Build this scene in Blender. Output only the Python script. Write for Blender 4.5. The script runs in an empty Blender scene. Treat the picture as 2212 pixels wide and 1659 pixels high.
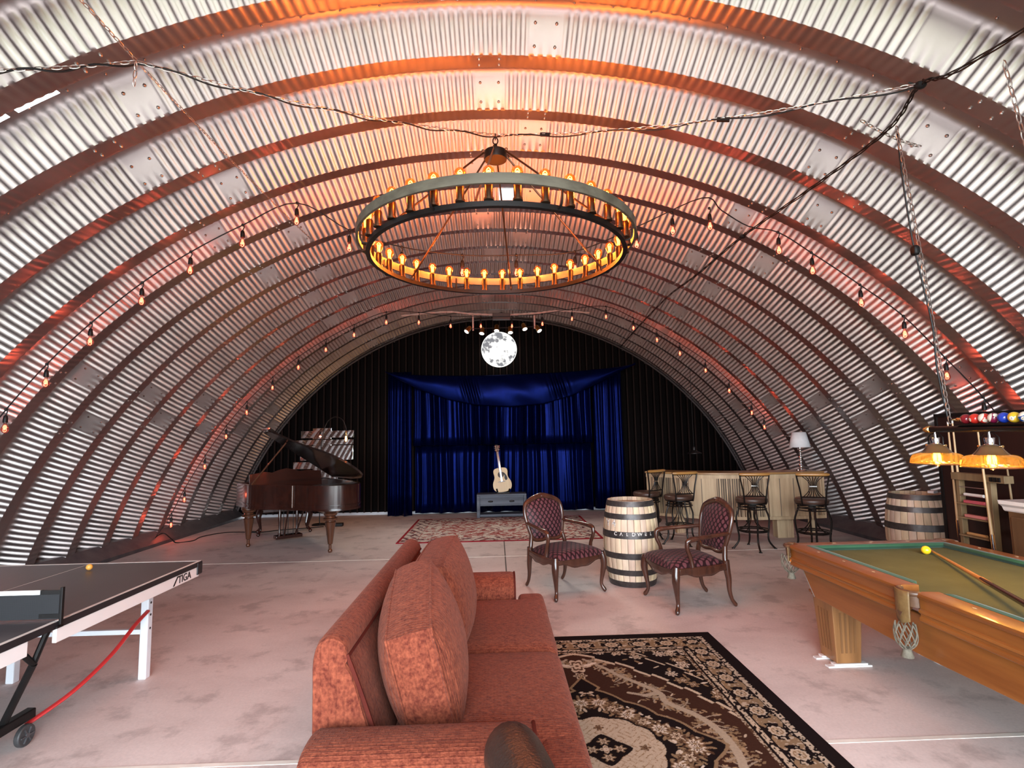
import bpy, bmesh, math, random
import numpy as np
from mathutils import Vector, Matrix
random.seed(4)
scene = bpy.context.scene
COL = scene.collection
PI = math.pi
sin, cos = math.sin, math.cos

# ------------------------------------------------------------------ camera
cam_data = bpy.data.cameras.new('camera')
cam = bpy.data.objects.new('camera', cam_data)
COL.objects.link(cam)
YAW, PITCH, ROLL = 0.0312, 0.0972, -0.0194
fw = Vector((sin(YAW)*cos(PITCH), cos(YAW)*cos(PITCH), sin(PITCH)))
rt = Vector((cos(YAW), -sin(YAW), 0))
up = rt.cross(fw)
rt2 = rt*cos(ROLL) + up*sin(ROLL)
up2 = up*cos(ROLL) - rt*sin(ROLL)
mw = Matrix.Identity(4)
for i in range(3):
    mw[i][0], mw[i][1], mw[i][2] = rt2[i], up2[i], -fw[i]
mw.translation = Vector((0, 0, 1.6))
cam.matrix_world = mw
cam_data.sensor_fit = 'HORIZONTAL'
cam_data.sensor_width = 36.0
cam_data.lens = 1150.0/2212.0*36.0
cam_data.clip_start = 0.02
scene.camera = cam

# ------------------------------------------------------------------ light of the place
world = bpy.data.worlds.new('sky')
scene.world = world
world.use_nodes = True
wb = world.node_tree.nodes['Background']
wb.inputs[0].default_value = (0.82, 0.92, 1.0, 1)
wb.inputs[1].default_value = 8.0
# the open front end of the hall: a light portal for the sky that comes through it
pl = bpy.data.lights.new('daylight_portal', 'AREA')
pl.shape = 'RECTANGLE'; pl.size = 11.2; pl.size_y = 4.3
pl.cycles.is_portal = True
po = bpy.data.objects.new('daylight_portal', pl)
po.location = (0.05, -2.75, 2.15); po.rotation_euler = (PI/2, 0, 0)
COL.objects.link(po)

scene.view_settings.view_transform = 'Standard'
scene.view_settings.look = 'None'
scene.view_settings.exposure = 1.22
scene.view_settings.gamma = 1.0
scene.view_settings.use_curve_mapping = False
cy = scene.cycles
cy.use_denoising = True
cy.max_bounces = 8
cy.diffuse_bounces = 5
cy.glossy_bounces = 4
cy.transparent_max_bounces = 12
cy.transmission_bounces = 4
cy.caustics_reflective = False
cy.caustics_refractive = False
cy.sample_clamp_indirect = 4.0
cy.use_light_tree = True

# ------------------------------------------------------------------ materials
def new_mat(name):
    m = bpy.data.materials.new(name); m.use_nodes = True
    return m, m.node_tree, m.node_tree.nodes['Principled BSDF']

def rgb(c): return (c[0], c[1], c[2], 1.0)

def pmat(name, c1, c2=None, scale=6.0, rough=0.5, metal=0.0, bump=0.0, stretch=(1, 1, 1), detail=4.0,
         rough2=None, sheen=0.0, coat=0.0, spec=0.5, contrast=(0.3, 0.7), bscale=None, sheen_tint=None):
    m, nt, b = new_mat(name)
    b.inputs['Roughness'].default_value = rough
    b.inputs['Metallic'].default_value = metal
    b.inputs['Specular IOR Level'].default_value = spec
    if sheen:
        b.inputs['Sheen Weight'].default_value = sheen
        b.inputs['Sheen Roughness'].default_value = 0.35
        if sheen_tint: b.inputs['Sheen Tint'].default_value = rgb(sheen_tint)
    if coat:
        b.inputs['Coat Weight'].default_value = coat; b.inputs['Coat Roughness'].default_value = 0.1
    tc = nt.nodes.new('ShaderNodeTexCoord')
    mp = nt.nodes.new('ShaderNodeMapping'); mp.inputs['Scale'].default_value = stretch
    nt.links.new(tc.outputs['Object'], mp.inputs['Vector'])
    ns = nt.nodes.new('ShaderNodeTexNoise')
    ns.inputs['Scale'].default_value = scale; ns.inputs['Detail'].default_value = detail
    ns.inputs['Roughness'].default_value = 0.6
    nt.links.new(mp.outputs[0], ns.inputs['Vector'])
    if c2 is None: c2 = tuple(x*0.82 for x in c1)
    rp = nt.nodes.new('ShaderNodeValToRGB')
    rp.color_ramp.elements[0].position = contrast[0]; rp.color_ramp.elements[1].position = contrast[1]
    rp.color_ramp.elements[0].color = rgb(c2); rp.color_ramp.elements[1].color = rgb(c1)
    nt.links.new(ns.outputs['Fac'], rp.inputs[0])
    nt.links.new(rp.outputs[0], b.inputs['Base Color'])
    if rough2 is not None:
        mr = nt.nodes.new('ShaderNodeMapRange')
        mr.inputs['To Min'].default_value = rough; mr.inputs['To Max'].default_value = rough2
        nt.links.new(ns.outputs['Fac'], mr.inputs['Value']); nt.links.new(mr.outputs[0], b.inputs['Roughness'])
    if bump:
        bp = nt.nodes.new('ShaderNodeBump'); bp.inputs['Strength'].default_value = bump
        bp.inputs['Distance'].default_value = 0.01
        src = ns
        if bscale:
            src = nt.nodes.new('ShaderNodeTexNoise'); src.inputs['Scale'].default_value = bscale
            nt.links.new(mp.outputs[0], src.inputs['Vector'])
        nt.links.new(src.outputs['Fac'], bp.inputs['Height']); nt.links.new(bp.outputs[0], b.inputs['Normal'])
    return m

def wood(name, c1, c2, axis=2, scale=7.0, rough=0.45, coat=0.0, bump=0.05):
    st = [1, 1, 1]; st[axis] = 0.07
    return pmat(name, c1, c2, scale=scale*2, rough=rough, stretch=tuple(st), detail=6, coat=coat, bump=bump, contrast=(0.35, 0.65))

def attr_mat(name, rough=0.6, sheen=0.0, bump=0.0, spec=0.3, noise=0.0, nscale=40, stretch=(1, 1, 1)):
    m, nt, b = new_mat(name)
    at = nt.nodes.new('ShaderNodeAttribute'); at.attribute_name = 'pattern'
    out = at.outputs['Color']
    tc = nt.nodes.new('ShaderNodeTexCoord')
    mp = nt.nodes.new('ShaderNodeMapping'); mp.inputs['Scale'].default_value = stretch
    nt.links.new(tc.outputs['Object'], mp.inputs['Vector'])
    ns = nt.nodes.new('ShaderNodeTexNoise'); ns.inputs['Scale'].default_value = nscale; ns.inputs['Detail'].default_value = 5
    nt.links.new(mp.outputs[0], ns.inputs['Vector'])
    if noise:
        mr = nt.nodes.new('ShaderNodeMapRange')
        mr.inputs['From Min'].default_value = 0.25; mr.inputs['From Max'].default_value = 0.75
        mr.inputs['To Min'].default_value = 1-noise; mr.inputs['To Max'].default_value = 1+noise*0.4
        nt.links.new(ns.outputs['Fac'], mr.inputs['Value'])
        mx = nt.nodes.new('ShaderNodeVectorMath'); mx.operation = 'SCALE'
        nt.links.new(out, mx.inputs[0]); nt.links.new(mr.outputs[0], mx.inputs['Scale'])
        out = mx.outputs[0]
    nt.links.new(out, b.inputs['Base Color'])
    b.inputs['Roughness'].default_value = rough
    b.inputs['Specular IOR Level'].default_value = spec
    if sheen: b.inputs['Sheen Weight'].default_value = sheen
    if bump:
        bp = nt.nodes.new('ShaderNodeBump'); bp.inputs['Strength'].default_value = bump; bp.inputs['Distance'].default_value = 0.005
        nt.links.new(ns.outputs['Fac'], bp.inputs['Height']); nt.links.new(bp.outputs[0], b.inputs['Normal'])
    return m

def emit(name, c, s):
    m, nt, b = new_mat(name)
    b.inputs['Base Color'].default_value = (0, 0, 0, 1)
    b.inputs['Emission Color'].default_value = rgb(c); b.inputs['Emission Strength'].default_value = s
    return m

def thin_glass(name, tint=(1, 1, 1), gloss=0.12, rough=0.02, haze=0.0, hcol=(1, 1, 1)):
    m = bpy.data.materials.new(name); m.use_nodes = True
    nt = m.node_tree
    for n in list(nt.nodes): nt.nodes.remove(n)
    o = nt.nodes.new('ShaderNodeOutputMaterial'); t = nt.nodes.new('ShaderNodeBsdfTransparent')
    g = nt.nodes.new('ShaderNodeBsdfGlossy'); mx = nt.nodes.new('ShaderNodeMixShader')
    t.inputs[0].default_value = rgb(tint); g.inputs['Roughness'].default_value = rough
    lw = nt.nodes.new('ShaderNodeLayerWeight'); lw.inputs[0].default_value = 0.25
    mr = nt.nodes.new('ShaderNodeMapRange'); mr.inputs['To Min'].default_value = gloss*0.4; mr.inputs['To Max'].default_value = min(1, gloss*4)
    nt.links.new(lw.outputs['Facing'], mr.inputs['Value']); nt.links.new(mr.outputs[0], mx.inputs[0])
    first = t.outputs[0]
    if haze:
        tr = nt.nodes.new('ShaderNodeBsdfTranslucent'); tr.inputs[0].default_value = rgb(hcol)
        m2 = nt.nodes.new('ShaderNodeMixShader'); m2.inputs[0].default_value = haze
        nt.links.new(t.outputs[0], m2.inputs[1]); nt.links.new(tr.outputs[0], m2.inputs[2]); first = m2.outputs[0]
    nt.links.new(first, mx.inputs[1]); nt.links.new(g.outputs[0], mx.inputs[2]); nt.links.new(mx.outputs[0], o.inputs[0])
    return m

def lattice_mat(name, ax, ay, a, b_, light, dark, thr=0.30, rough=0.55):
    """woven fabric: pale ogee diamonds between dark lines"""
    m, nt, b = new_mat(name)
    tc = nt.nodes.new('ShaderNodeTexCoord'); sp = nt.nodes.new('ShaderNodeSeparateXYZ')
    nt.links.new(tc.outputs['Object'], sp.inputs[0])
    def M(op, x, y=None):
        n = nt.nodes.new('ShaderNodeMath'); n.operation = op
        for i, v in enumerate((x, y)):
            if v is None: continue
            if isinstance(v, (int, float)): n.inputs[i].default_value = v
            else: nt.links.new(v, n.inputs[i])
        return n.outputs[0]
    X = M('MULTIPLY', sp.outputs[ax], PI/a); Y = M('MULTIPLY', sp.outputs[ay], PI/b_)
    s1 = M('ABSOLUTE', M('SINE', M('ADD', X, Y))); s2 = M('ABSOLUTE', M('SINE', M('SUBTRACT', X, Y)))
    f = M('MULTIPLY', s1, s2)
    rp = nt.nodes.new('ShaderNodeValToRGB')
    rp.color_ramp.elements[0].position = thr; rp.color_ramp.elements[1].position = thr+0.22
    rp.color_ramp.elements[0].color = rgb(dark); rp.color_ramp.elements[1].color = rgb(light)
    nt.links.new(f, rp.inputs[0]); nt.links.new(rp.outputs[0], b.inputs['Base Color'])
    b.inputs['Roughness'].default_value = rough; b.inputs['Sheen Weight'].default_value = 0.04
    b.inputs['Specular IOR Level'].default_value = 0.3
    bp = nt.nodes.new('ShaderNodeBump'); bp.inputs['Strength'].default_value = 0.3; bp.inputs['Distance'].default_value = 0.004
    nt.links.new(f, bp.inputs['Height']); nt.links.new(bp.outputs[0], b.inputs['Normal'])
    return m

# ------------------------------------------------------------------ mesh builder
def frame_from(d):
    d = d.normalized()
    a = Vector((0, 0, 1)) if abs(d.z) < 0.9 else Vector((1, 0, 0))
    x = a.cross(d).normalized(); return x, d.cross(x).normalized()

class MB:
    def __init__(s): s.v = []; s.f = []; s.mi = []; s.c = None
    def add(s, vs, fs, mi=0, col=None):
        o = len(s.v); s.v += [tuple(p) for p in vs]
        s.f += [tuple(i+o for i in f) for f in fs]; s.mi += [mi]*len(fs)
        if col is not None:
            if s.c is None: s.c = [(1, 1, 1)]*o
            s.c += [col]*len(vs)
        elif s.c is not None: s.c += [(1, 1, 1)]*len(vs)
        return s
    def box(s, x0, x1, y0, y1, z0, z1, mi=0, col=None):
        vs = [(x, y, z) for z in (z0, z1) for y in (y0, y1) for x in (x0, x1)]
        return s.add(vs, [(0, 2, 3, 1), (4, 5, 7, 6), (0, 1, 5, 4), (2, 6, 7, 3), (0, 4, 6, 2), (1, 3, 7, 5)], mi, col)
    def bar(s, a, b, w, h, mi=0, upv=(0, 0, 1)):
        a = Vector(a); b = Vector(b); d = (b-a).normalized(); u = Vector(upv)
        x = d.cross(u)
        if x.length < 1e-4: x = d.cross(Vector((1, 0, 0)))
        x.normalize(); y = x.cross(d)
        vs = [p + x*(i*w/2) + y*(j*h/2) for p in (a, b) for j in (-1, 1) for i in (-1, 1)]
        return s.add(vs, [(0, 1, 3, 2), (4, 6, 7, 5), (0, 4, 5, 1), (2, 3, 7, 6), (0, 2, 6, 4), (1, 5, 7, 3)], mi)
    def tube(s, pts, r, n=8, mi=0, closed=False, caps=True, flat=1.0):
        P = [Vector(p) for p in pts]; m = len(P)
        R = [r]*m if isinstance(r, (int, float)) else list(r)
        vs = []; x = None
        for i, p in enumerate(P):
            if closed: d = P[(i+1) % m]-P[i-1]
            else: d = P[min(i+1, m-1)]-P[max(i-1, 0)]
            d.normalize()
            if x is None: x, y = frame_from(d)
            else:
                x = (x - d*x.dot(d))
                if x.length < 1e-5: x, y = frame_from(d)
                x.normalize(); y = d.cross(x)
            vs += [p + x*(cos(2*PI*k/n)*R[i]) + y*(sin(2*PI*k/n)*R[i]*flat) for k in range(n)]
        fs = []
        for i in range(m if closed else m-1):
            j = (i+1) % m
            fs += [(i*n+k, i*n+(k+1) % n, j*n+(k+1) % n, j*n+k) for k in range(n)]
        if caps and not closed: fs += [tuple(range(n-1, -1, -1)), tuple((m-1)*n+k for k in range(n))]
        return s.add(vs, fs, mi)
    def lathe(s, prof, n=24, c=(0, 0, 0), mi=0, caps=True, col=None):
        vs = [(c[0]+r*cos(2*PI*k/n), c[1]+r*sin(2*PI*k/n), c[2]+z) for r, z in prof for k in range(n)]
        fs = [(i*n+k, i*n+(k+1) % n, (i+1)*n+(k+1) % n, (i+1)*n+k) for i in range(len(prof)-1) for k in range(n)]
        if caps:
            if prof[0][0] > 1e-4: fs.append(tuple(range(n-1, -1, -1)))
            if prof[-1][0] > 1e-4: fs.append(tuple((len(prof)-1)*n+k for k in range(n)))
        return s.add(vs, fs, mi, col)
    def ball(s, c, r, n=16, sc=(1, 1, 1), mi=0, m=None):
        m = m or n//2+1
        return s.add([(c[0]+r*sc[0]*sin(PI*i/m)*cos(2*PI*k/n), c[1]+r*sc[1]*sin(PI*i/m)*sin(2*PI*k/n), c[2]+r*sc[2]*cos(PI*i/m))
                      for i in range(m+1) for k in range(n)],
                     [(i*n+k, (i+1)*n+k, (i+1)*n+(k+1) % n, i*n+(k+1) % n) for i in range(m) for k in range(n)], mi)
    def sbox(s, c, size, e=0.35, e2=None, n=28, mi=0, m=None):
        """rounded cushion (superellipsoid); e vertical, e2 in plan"""
        e2 = e if e2 is None else e2; m = m or n//2
        sp = lambda t, p: math.copysign(abs(t)**p, t)
        vs = []
        for i in range(m+1):
            a = -PI/2+PI*i/m
            for k in range(n):
                b = 2*PI*k/n
                vs.append((c[0]+size[0]/2*sp(cos(a), e)*sp(cos(b), e2), c[1]+size[1]/2*sp(cos(a), e)*sp(sin(b), e2), c[2]+size[2]/2*sp(sin(a), e)))
        return s.add(vs, [(i*n+k, i*n+(k+1) % n, (i+1)*n+(k+1) % n, (i+1)*n+k) for i in range(m) for k in range(n)], mi)
    def prism(s, poly, a0, a1, plane='xy', mi=0):
        T = {'xy': lambda u, v, w: (u, v, w), 'xz': lambda u, v, w: (u, w, v), 'yz': lambda u, v, w: (w, u, v)}[plane]
        n = len(poly); vs = [T(u, v, a0) for u, v in poly]+[T(u, v, a1) for u, v in poly]
        return s.add(vs, [tuple(range(n-1, -1, -1)), tuple(range(n, 2*n))]+[(i, (i+1) % n, n+(i+1) % n, n+i) for i in range(n)], mi)
    def grid(s, nu, nv, fn, mi=0, wrapu=False):
        vs = [fn(i/(nu-(0 if wrapu else 1)), j/(nv-1)) for j in range(nv) for i in range(nu)]
        fs = []
        for j in range(nv-1):
            for i in range(nu if wrapu else nu-1):
                i2 = (i+1) % nu
                fs.append((j*nu+i, j*nu+i2, (j+1)*nu+i2, (j+1)*nu+i))
        return s.add(vs, fs, mi)
    def xf(s, M):
        s.v = [tuple(M @ Vector(p)) for p in s.v]; return s
    def build(s, name, mats, parent=None, smooth=35, bevel=0, solid=0, sub=0, loc=None):
        me = bpy.data.meshes.new(name)
        me.from_pydata(s.v, [], s.f); me.update()
        if not isinstance(mats, (list, tuple)): mats = [mats]
        for m in mats: me.materials.append(m)
        if len(mats) > 1: me.polygons.foreach_set('material_index', s.mi)
        if s.c is not None:
            at = me.color_attributes.new('pattern', 'FLOAT_COLOR', 'POINT')
            at.data.foreach_set('color', np.array([(r, g, b, 1) for r, g, b in s.c], dtype=np.float32).ravel())
        bm = bmesh.new(); bm.from_mesh(me); bmesh.ops.recalc_face_normals(bm, faces=bm.faces); bm.to_mesh(me); bm.free()
        if smooth:
            me.shade_smooth()
            if smooth < 180: me.set_sharp_from_angle(angle=math.radians(smooth))
        o = bpy.data.objects.new(name, me); COL.objects.link(o)
        if parent: o.parent = parent
        if loc: o.location = loc
        if solid:
            md = o.modifiers.new('thickness', 'SOLIDIFY'); md.thickness = solid; md.offset = 0
        if bevel:
            md = o.modifiers.new('bevel', 'BEVEL'); md.width = bevel; md.segments = 2; md.limit_method = 'ANGLE'
        if sub:
            md = o.modifiers.new('subdivision', 'SUBSURF'); md.levels = sub; md.render_levels = sub
        return o

def tag(o, label=None, cat=None, group=None, kind=None):
    if label: o['label'] = label
    if cat: o['category'] = cat
    if group: o['group'] = group
    if kind: o['kind'] = kind
    return o
def thing(name, label, cat, loc=(0, 0, 0), rz=0.0, group=None):
    o = bpy.data.objects.new(name, None); COL.objects.link(o)
    o.empty_display_size = 0.1
    o.location = loc; o.rotation_euler = (0, 0, rz)
    return tag(o, label, cat, group)
def struct(o): o['kind'] = 'structure'; return o
def dup(root, loc=None, rz=None, label=None, group=None):
    r = root.copy(); COL.objects.link(r)
    if loc is not None: r.location = loc
    if rz is not None: r.rotation_euler = (0, 0, rz)
    if label: r['label'] = label
    if group: r['group'] = group
    for ch in list(root.children):
        c = ch.copy(); COL.objects.link(c); c.parent = r
        for g in list(ch.children):
            d = g.copy(); COL.objects.link(d); d.parent = c
    return r
def lamp(name, parent, loc, color, watts, radius=0.03):
    l = bpy.data.lights.new(name, 'POINT'); l.color = color; l.energy = watts; l.shadow_soft_size = radius
    o = bpy.data.objects.new(name, l); COL.objects.link(o); o.location = loc; o.parent = parent
    return o
def lerp(a, b, t): return a+(b-a)*t
def vl(a, b, t): return tuple(a[i]+(b[i]-a[i])*t for i in range(3))
def smoothpath(pts, k=6, closed=False):
    P = [Vector(p) for p in pts]; out = []; n = len(P)
    for i in range(n if closed else n-1):
        p0 = P[i-1] if (i > 0 or closed) else P[0]; p1 = P[i]; p2 = P[(i+1) % n]; p3 = P[(i+2) % n] if (closed or i+2 < n) else P[n-1]
        for j in range(k):
            t = j/k
            out.append(0.5*((2*p1)+(p2-p0)*t+(2*p0-5*p1+4*p2-p3)*t*t+(3*p1-p0-3*p2+p3)*t**3))
    if not closed: out.append(P[-1])
    return out
def smoothvals(v, k):
    return [p[0] for p in smoothpath([(x, 0, 0) for x in v], k)]
def sagline(a, b, sag, n=12):
    return [tuple(vl(a, b, i/n)[k] - (sag*4*(i/n)*(1-i/n) if k == 2 else 0) for k in range(3)) for i in range(n+1)]
def chain_mesh(path, link=0.045, r=0.0028, w=0.0095, n=5, k=10):
    """oval links alternately turned along a path"""
    P = [Vector(p) for p in path]; mb = MB()
    segs = []; tot = 0
    for a, b in zip(P, P[1:]): segs.append((tot, a, b)); tot += (b-a).length
    cnt = max(2, int(tot/(link*0.78)))
    for i in range(cnt):
        d = (i+0.5)/cnt*tot
        s0, a, b = [t for t in segs if t[0] <= d][-1]
        dr = (b-a).normalized(); c = a+dr*(d-s0); x, y = frame_from(dr)
        if i % 2: x = y
        pts = [c + dr*(link/2*cos(2*PI*q/k)*(1.0)) + x*(w*sin(2*PI*q/k)) for q in range(k)]
        mb.tube(pts, r, n, closed=True)
    return mb

# shared materials
M_black = pmat('black_iron', (0.018, 0.016, 0.016), (0.01, 0.009, 0.009), rough=0.42, metal=0.6)
M_cord = pmat('black_rubber_cord', (0.004, 0.0038, 0.0042), rough=0.5, spec=0.3)
M_chain = pmat('galvanised_chain', (0.62, 0.58, 0.55), (0.45, 0.42, 0.4), rough=0.35, metal=1.0)
M_brass = pmat('polished_brass', (0.80, 0.56, 0.25), (0.62, 0.40, 0.15), rough=0.25, metal=1.0)
M_white = pmat('white_paint', (0.82, 0.80, 0.78), (0.76, 0.74, 0.73), rough=0.45)
M_chrome = pmat('chrome', (0.85, 0.85, 0.86), (0.8, 0.8, 0.82), rough=0.08, metal=1.0)
M_glass = thin_glass('clear_glass', (0.97, 0.96, 0.94))
# ================================================================== THE HALL
XC, ZC, RI, RO = 0.05, -1.59, 5.78, 6.01
YB = 11.56
M_galv = None
def galv():
    m, nt, b = new_mat('galvanised_steel')
    tc = nt.nodes.new('ShaderNodeTexCoord')
    n1 = nt.nodes.new('ShaderNodeTexNoise'); n1.inputs['Scale'].default_value = 3.0; n1.inputs['Detail'].default_value = 6
    nt.links.new(tc.outputs['Object'], n1.inputs['Vector'])
    rp = nt.nodes.new('ShaderNodeValToRGB')
    rp.color_ramp.elements[0].position = 0.3; rp.color_ramp.elements[1].position = 0.7
    rp.color_ramp.elements[0].color = (0.355, 0.325, 0.315, 1); rp.color_ramp.elements[1].color = (0.445, 0.41, 0.40, 1)
    nt.links.new(n1.outputs['Fac'], rp.inputs[0]); nt.links.new(rp.outputs[0], b.inputs['Base Color'])
    b.inputs['Metallic'].default_value = 1.0
    mr = nt.nodes.new('ShaderNodeMapRange'); mr.inputs['To Min'].default_value = 0.34; mr.inputs['To Max'].default_value = 0.44
    nt.links.new(n1.outputs['Fac'], mr.inputs['Value']); nt.links.new(mr.outputs[0], b.inputs['Roughness'])
    return m
M_galv = galv()

def build_shell():
    # profile across one 0.61 m panel: (y offset, radius, corrugation amplitude, normal (y, r))
    prof = [(0.000, RI, 0.8, (-.5, -.87)), (0.02, RI+.002, .3, (0, -1)), (0.08, RI+.011, .25, (0, -1)), (0.148, RI+.020, .3, (0, -1)),
            (0.168, RI+.024, 0.4, (.5, -.87)), (0.188, RI+0.06, 1, (.87, -.5)), (0.250, RI+0.185, .7, (.87, -.5)),
            (0.268, RO-0.008, 0, (.5, -.87)), (0.29, RO, 0, (0, -1)), (0.40, RO, 0, (0, -1)), (0.430, RO-0.006, 0, (-.4, -.9)),
            (0.455, RO-0.030, 0.4, (-.84, -.54)), (0.470, RI+0.178, 1, (-.84, -.54)), (0.535, RI+0.090, 1, (-.84, -.54)),
            (0.60, RI+0.012, 1, (-.8, -.6))]
    phi0 = math.acos((0.0-ZC)/RI)+0.01
    pitch = 0.062/RI; NS = 8
    n = int(2*phi0/pitch*NS)
    ph = np.linspace(-phi0, phi0, n+1)
    wave = np.tanh(1.8*np.sin(2*PI*(ph/pitch)))
    V = []; F = []; base = 0; bolts = MB()
    k0, k1 = -10, 13
    for k in range(k0, k1+1):
        y0 = 3.40+0.61*k
        off = (-0.03 if k % 2 == 0 else 0.055)+(0.02 if k % 3 == 0 else 0)
        amp = np.ones_like(ph)
        for q in range(-4, 5):
            c = off+0.46*q
            amp *= np.clip((np.abs(ph-c)-0.018)/0.003, 0, 1)
            for db in (-0.012, 0.012):
                for (yy, rr, dn) in ((0.492, RI+0.148, 1), (0.572, RI+0.042, 1), (0.045, RI+.006, 0), (0.115, RI+.016, 0)):
                    r2 = rr-0.004
                    if abs(c+db) < phi0-0.05 and (k >= -1):
                        bolts.ball((XC+r2*sin(c+db), y0+yy-(0.004 if dn else 0), ZC+r2*cos(c+db)), 0.011, 6, m=4)
        # seam bolts on the outer flange
        if -2 <= k <= 6:
            for q in range(-30, 31):
                a = q*0.042
                bolts.ball((XC+(RO-0.004)*sin(a), y0+0.40, ZC+(RO-0.004)*cos(a)), 0.009, 6, m=4)
        rows = prof + ([(0.31, RI, 0.2, (0, -1))] if k == k1 else [])
        for (yo, r, a, nn) in rows:
            if k == k1 and yo > 0.17: r, a, yo = RI, 0.2, min(yo, 0.30)
            A = 0.0044*a*wave*amp
            rr = r + nn[1]*A
            V.append(np.stack([XC+rr*np.sin(ph), np.full_like(ph, y0+yo)+nn[0]*A, ZC+rr*np.cos(ph)], 1))
    V = np.concatenate(V); m = n+1; R = len(V)//m
    gaps = {}
    idx = np.arange(n)
    quads = []
    P = len(prof)
    for r in range(R-1):
        q = np.stack([r*m+idx, r*m+idx+1, (r+1)*m+idx+1, (r+1)*m+idx], 1)
        k = k0+r//P; j = r % P
        if j == 8:   # lap seam: daylight shows through a few open laps
            a = ph[:-1]
            keep = np.ones(n, bool)
            if k == -1: keep &= ~((a > -0.575) & (a < -0.525)) & ~((a > -0.515) & (a < -0.47)) & ~((a > -0.065) & (a < -0.045))
            q = q[keep]
        quads.append(q)
    Q = np.concatenate(quads)
    bv = np.array(bolts.v, dtype=np.float64); bq = np.array(bolts.f, dtype=np.int64)+len(V)
    V = np.concatenate([V, bv]); Q = np.concatenate([Q, bq])
    me = bpy.data.meshes.new('ceiling')
    me.vertices.add(len(V)); me.vertices.foreach_set('co', V.astype(np.float32).ravel())
    me.loops.add(Q.size); me.loops.foreach_set('vertex_index', Q.astype(np.int32).ravel())
    me.polygons.add(len(Q)); me.polygons.foreach_set('loop_start', np.arange(0, Q.size, 4, dtype=np.int32))
    me.polygons.foreach_set('loop_total', np.full(len(Q), 4, dtype=np.int32))
    me.materials.append(M_galv); me.update(calc_edges=True); me.validate()
    me.shade_smooth(); me.set_sharp_from_angle(angle=math.radians(50))
    o = bpy.data.objects.new('ceiling', me); COL.objects.link(o); return struct(o)
build_shell()

# floor: ground concrete slab with stains
def concrete():
    m, nt, b = new_mat('stained_concrete')
    tc = nt.nodes.new('ShaderNodeTexCoord')
    def noise(sc, det, st=(1, 1, 1)):
        mp = nt.nodes.new('ShaderNodeMapping'); mp.inputs['Scale'].default_value = st
        nt.links.new(tc.outputs['Object'], mp.inputs[0])
        n = nt.nodes.new('ShaderNodeTexNoise'); n.inputs['Scale'].default_value = sc; n.inputs['Detail'].default_value = det
        n.inputs['Roughness'].default_value = 0.65
        nt.links.new(mp.outputs[0], n.inputs['Vector']); return n.outputs['Fac']
    def ramp(f, e):
        r = nt.nodes.new('ShaderNodeValToRGB')
        while len(r.color_ramp.elements) < len(e): r.color_ramp.elements.new(0.5)
        for x, (p, c) in zip(r.color_ramp.elements, e): x.position = p; x.color = rgb(c)
        nt.links.new(f, r.inputs[0]); return r.outputs[0]
    def mix(t, a, c, fac):
        n = nt.nodes.new('ShaderNodeMix'); n.data_type = 'RGBA'; n.blend_type = t
        n.inputs[0].default_value = fac
        nt.links.new(a, n.inputs[6]); nt.links.new(c, n.inputs[7]); return n.outputs[2]
    base = ramp(noise(0.9, 7, (1, 1.6, 1)), [(0.3, (0.60, 0.49, 0.46)), (0.55, (0.72, 0.605, 0.57)), (0.75, (0.80, 0.69, 0.65))])
    stain = ramp(noise(3.2, 9), [(0.36, (0.50, 0.47, 0.46)), (0.47, (0.97, 0.96, 0.95)), (1, (1, 1, 1))])
    fine = ramp(noise(60, 3), [(0.3, (0.9, 0.9, 0.9)), (0.7, (1.05, 1.05, 1.05))])
    c = mix('MULTIPLY', mix('MULTIPLY', base, stain, 0.55), fine, 0.8)
    nt.links.new(c, b.inputs['Base Color'])
    b.inputs['Roughness'].default_value = 0.55; b.inputs['Specular IOR Level'].default_value = 0.35
    return m
fl = MB().box(-5.9, 6.0, -2.9, 11.9, -0.12, 0.0).build('floor', concrete(), smooth=0); struct(fl)
M_yard = pmat('dry_grassy_yard', (0.16, 0.15, 0.09), (0.10, 0.11, 0.06), scale=2.5, rough=0.9, detail=8)
yd = MB().box(-40, 40, -45, 45, -0.30, -0.125).build('floor', M_yard, smooth=0); struct(yd)
# saw-cut joints in the slab
M_joint_pale = pmat('pale_joint_filler', (0.80, 0.72, 0.64), rough=0.7)
M_joint_dark = pmat('dark_saw_cut', (0.10, 0.08, 0.07), rough=0.8)
struct(MB().box(-5.2, 5.2, 7.30, 7.322, 0, 0.002).build('trim_1', M_joint_pale, smooth=0))
struct(MB().box(-5.2, 5.2, 2.845, 2.875, 0, 0.002).build('trim_2', M_joint_pale, smooth=0))
struct(MB().box(0.085, 0.10, 2.9, 11.4, 0, 0.0015).build('trim_3', M_joint_dark, smooth=0))

# back wall: dark box-rib sheet standing just off the slab
def back_wall():
    mb = MB(); xs = []; p = 0.146
    x = -5.75
    while x < 5.85:
        for dx, dy in ((0, 0.03), (0.035, 0.03), (0.05, 0.0), (0.131, 0.0)): xs.append((x+dx, YB-0.0-(dy)))
        x += p
    top = lambda x: ZC+math.sqrt(max(0.01, (RI-0.005)**2-(x-XC)**2))
    xs = [t for t in xs if abs(t[0]-XC) < 5.52 and top(t[0]) > 0.08]
    n = len(xs); vs = [(a, b, 0.05) for a, b in xs]+[(a, b, max(0.1, top(a)+0.02)) for a, b in xs]
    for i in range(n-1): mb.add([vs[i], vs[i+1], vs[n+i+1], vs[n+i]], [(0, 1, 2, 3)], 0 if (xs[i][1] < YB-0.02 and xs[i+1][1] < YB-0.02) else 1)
    return mb
M_wall = pmat('brown_rib_face', (0.013, 0.0058, 0.0045), (0.008, 0.0038, 0.003), scale=1.5, rough=0.6, spec=0.08)
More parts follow.
